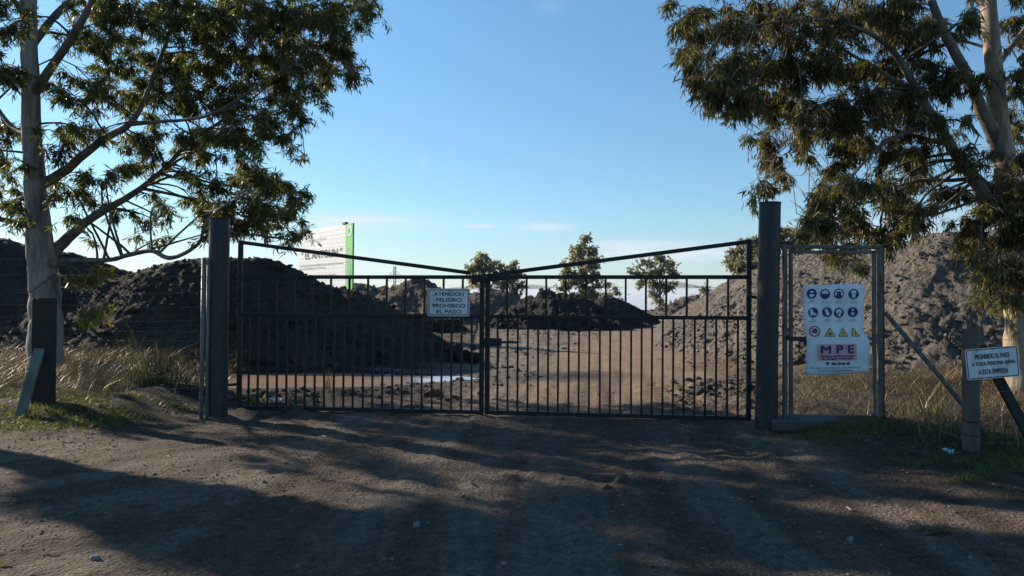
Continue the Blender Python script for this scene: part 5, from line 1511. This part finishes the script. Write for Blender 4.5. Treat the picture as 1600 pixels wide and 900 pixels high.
def litter(name, label, px, py, w, d, mat, seed):
    r = random.Random(seed); p = PG(px, py); z = gh(p.x, p.y)
    n = 6; vs = []
    for j in range(n):
        for i in range(n):
            vs.append(((i / (n - 1) - .5) * w + r.uniform(-.1, .1) * w / n, (j / (n - 1) - .5) * d, .02 + r.uniform(0, .05)))
    fs = [(j * n + i, j * n + i + 1, (j + 1) * n + i + 1, (j + 1) * n + i) for j in range(n - 1) for i in range(n - 1)]
    m = MB(); m.add(vs, fs); o = m.build(name, mat, None, True)
    md = o.modifiers.new('thick', 'SOLIDIFY'); md.thickness = .004
    o.location = (p.x, p.y, z + .01); o.rotation_euler = (0, 0, seed)
    return tag(o, label, 'litter', 'scraps of litter')
litter('plastic_scrap', 'crumpled white plastic scrap on the mud behind the left gate leaf', 428, 631, .22, .12, M['litter_white'], 3)
litter('plastic_scrap', 'crumpled pale blue scrap in the grass left of the round sign post', 1481, 722, .09, .06, M['litter_blue'], 5)
# heap of dry leaves and twigs in the right foreground
def twig_litter():
    p = PG(1462, 836); z = gh(p.x, p.y); r = random.Random(3); m = MB()
    for k in range(46):
        a = r.gauss(.1, .55); l = r.uniform(.05, .16); x, y = r.gauss(0, .075), r.gauss(0, .05)
        c, s = math.cos(a) * l / 2, math.sin(a) * l / 2
        m.tube([(x - c, y - s, .012 + r.uniform(0, .03)), (x, y, .02 + r.uniform(0, .03)), (x + c, y + s, .01 + r.uniform(0, .02))], r.uniform(.0025, .005), 4)
    o = m.build('twig_pile', M['straw_dull']); o.location = (p.x, p.y, z)
    tag(o, 'small pile of dry brown twigs and leaves in the right foreground', 'twig pile')
twig_litter()

def rocks(name, x, y, size, mat, seed, sink=.12, shape=(6, 4)):
    r = np.random.default_rng(seed)
    v, f = rock_mesh(seed, *shape)
    n = len(x); z = gh_raw(x, y)
    a = r.random(n) * 6.28; c, sn = np.cos(a)[:, None], np.sin(a)[:, None]
    st = r.uniform(.7, 1.4, (n, 1)); hz = r.uniform(.6, 1.1, (n, 1))
    vx = (v[:, 0][None] * st) * c - v[:, 1][None] * sn; vy = (v[:, 0][None] * st) * sn + v[:, 1][None] * c
    V = np.stack([x[:, None] + vx * size[:, None], y[:, None] + vy * size[:, None], z[:, None] + (v[:, 2][None] * hz + sink) * size[:, None]], -1).reshape(-1, 3)
    ff = np.array([i for q in f for i in q]); sz = np.array([len(q) for q in f])
    o = build_obj(name, V, (ff[None, :] + (np.arange(n) * len(v))[:, None]).ravel(), np.tile(sz, n), mat, None, False)
    o['kind'] = 'stuff'
    return o
def gravel():
    r = np.random.default_rng(91)
    n = 26000
    x = r.uniform(-7, 7, n); y = 3.3 + 9.5 * r.random(n) ** 1.3
    k = (np.abs(x) < y * .8) & (fbm(x * .8, y * .8, 3, 99) + .3 * r.random(n) > -.02)
    x, y = x[k], y[k]; n = len(x)
    s_ = np.exp(r.normal(math.log(.0095), .55, n)).clip(.004, .04)
    mt, nt, b = mat_new('mixed_gravel')
    g = nt.nodes.new('ShaderNodeNewGeometry')
    nt.links.new(ramp(nt, g.outputs['Random Per Island'], [(0, (.045, .037, .031)), (.55, (.10, .082, .067)), (.95, (.19, .16, .135)), (1, (.27, .24, .21))]), b.inputs['Base Color'])
    b.inputs['Roughness'].default_value = .9
    rocks('gravel', x, y, s_, mt, 17)
    def patch(name, n, x0, x1, y0, y1, med, mat, seed, keep):
        r = np.random.default_rng(seed)
        x = r.uniform(x0, x1, n); y = r.uniform(y0, y1, n); k = keep(x, y) > r.random(n); x, y = x[k], y[k]
        rocks(name, x, y, np.exp(r.normal(math.log(med), .6, len(x))).clip(.02, .32), mat, seed, .1, (8, 5))
    patch('rubble', 1700, 2.1, 4.6, 10.0, 14.2, .038, M['heap_far'], 191, lambda x, y: np.clip(.4 + 1.6 * fbm(x * 1.3, y * 1.3, 3, 7), 0, 1) * sstep(.19, .25, x / y) * (1 - sstep(.33, .36, x / y)))
    patch('mud_clods', 900, -5.4, -.4, 10.9, 13.2, .045, M['clod'], 192, lambda x, y: np.exp(-((y - 12.0 - .10 * (x + 3)) / .6) ** 2) * np.clip(.5 + 1.6 * fbm(x * 1.3, y * 1.3, 3, 8), 0, 1))
    patch('yard_rubble', 5200, -2.5, 5.5, 13, 36, .036, M['heap_grey'], 193, lambda x, y: np.clip(.35 + 1.8 * fbm(x * .5, y * .5, 3, 9), 0, 1) * sstep(1.0, 2.0, np.abs(x - path_center(y))))
gravel()

def leaf_litter():
    r = np.random.default_rng(92); n = 700
    x = r.uniform(-6.5, 6.5, n); y = 3.3 + 8 * r.random(n) ** 1.2
    c = np.stack([x, y, gh_raw(x, y) + .012], -1)
    d = np.stack([r.normal(size=n), r.normal(size=n), r.normal(size=n) * .12], -1)
    V, ff, fs = leaves_arrays(c, d, .075 * r.uniform(.5, 1.4, n), .012 * r.uniform(.6, 1.4, n), r)
    o = build_obj('fallen_leaves', V, ff, fs, M['straw_dull'], None, True); o['kind'] = 'stuff'
leaf_litter()
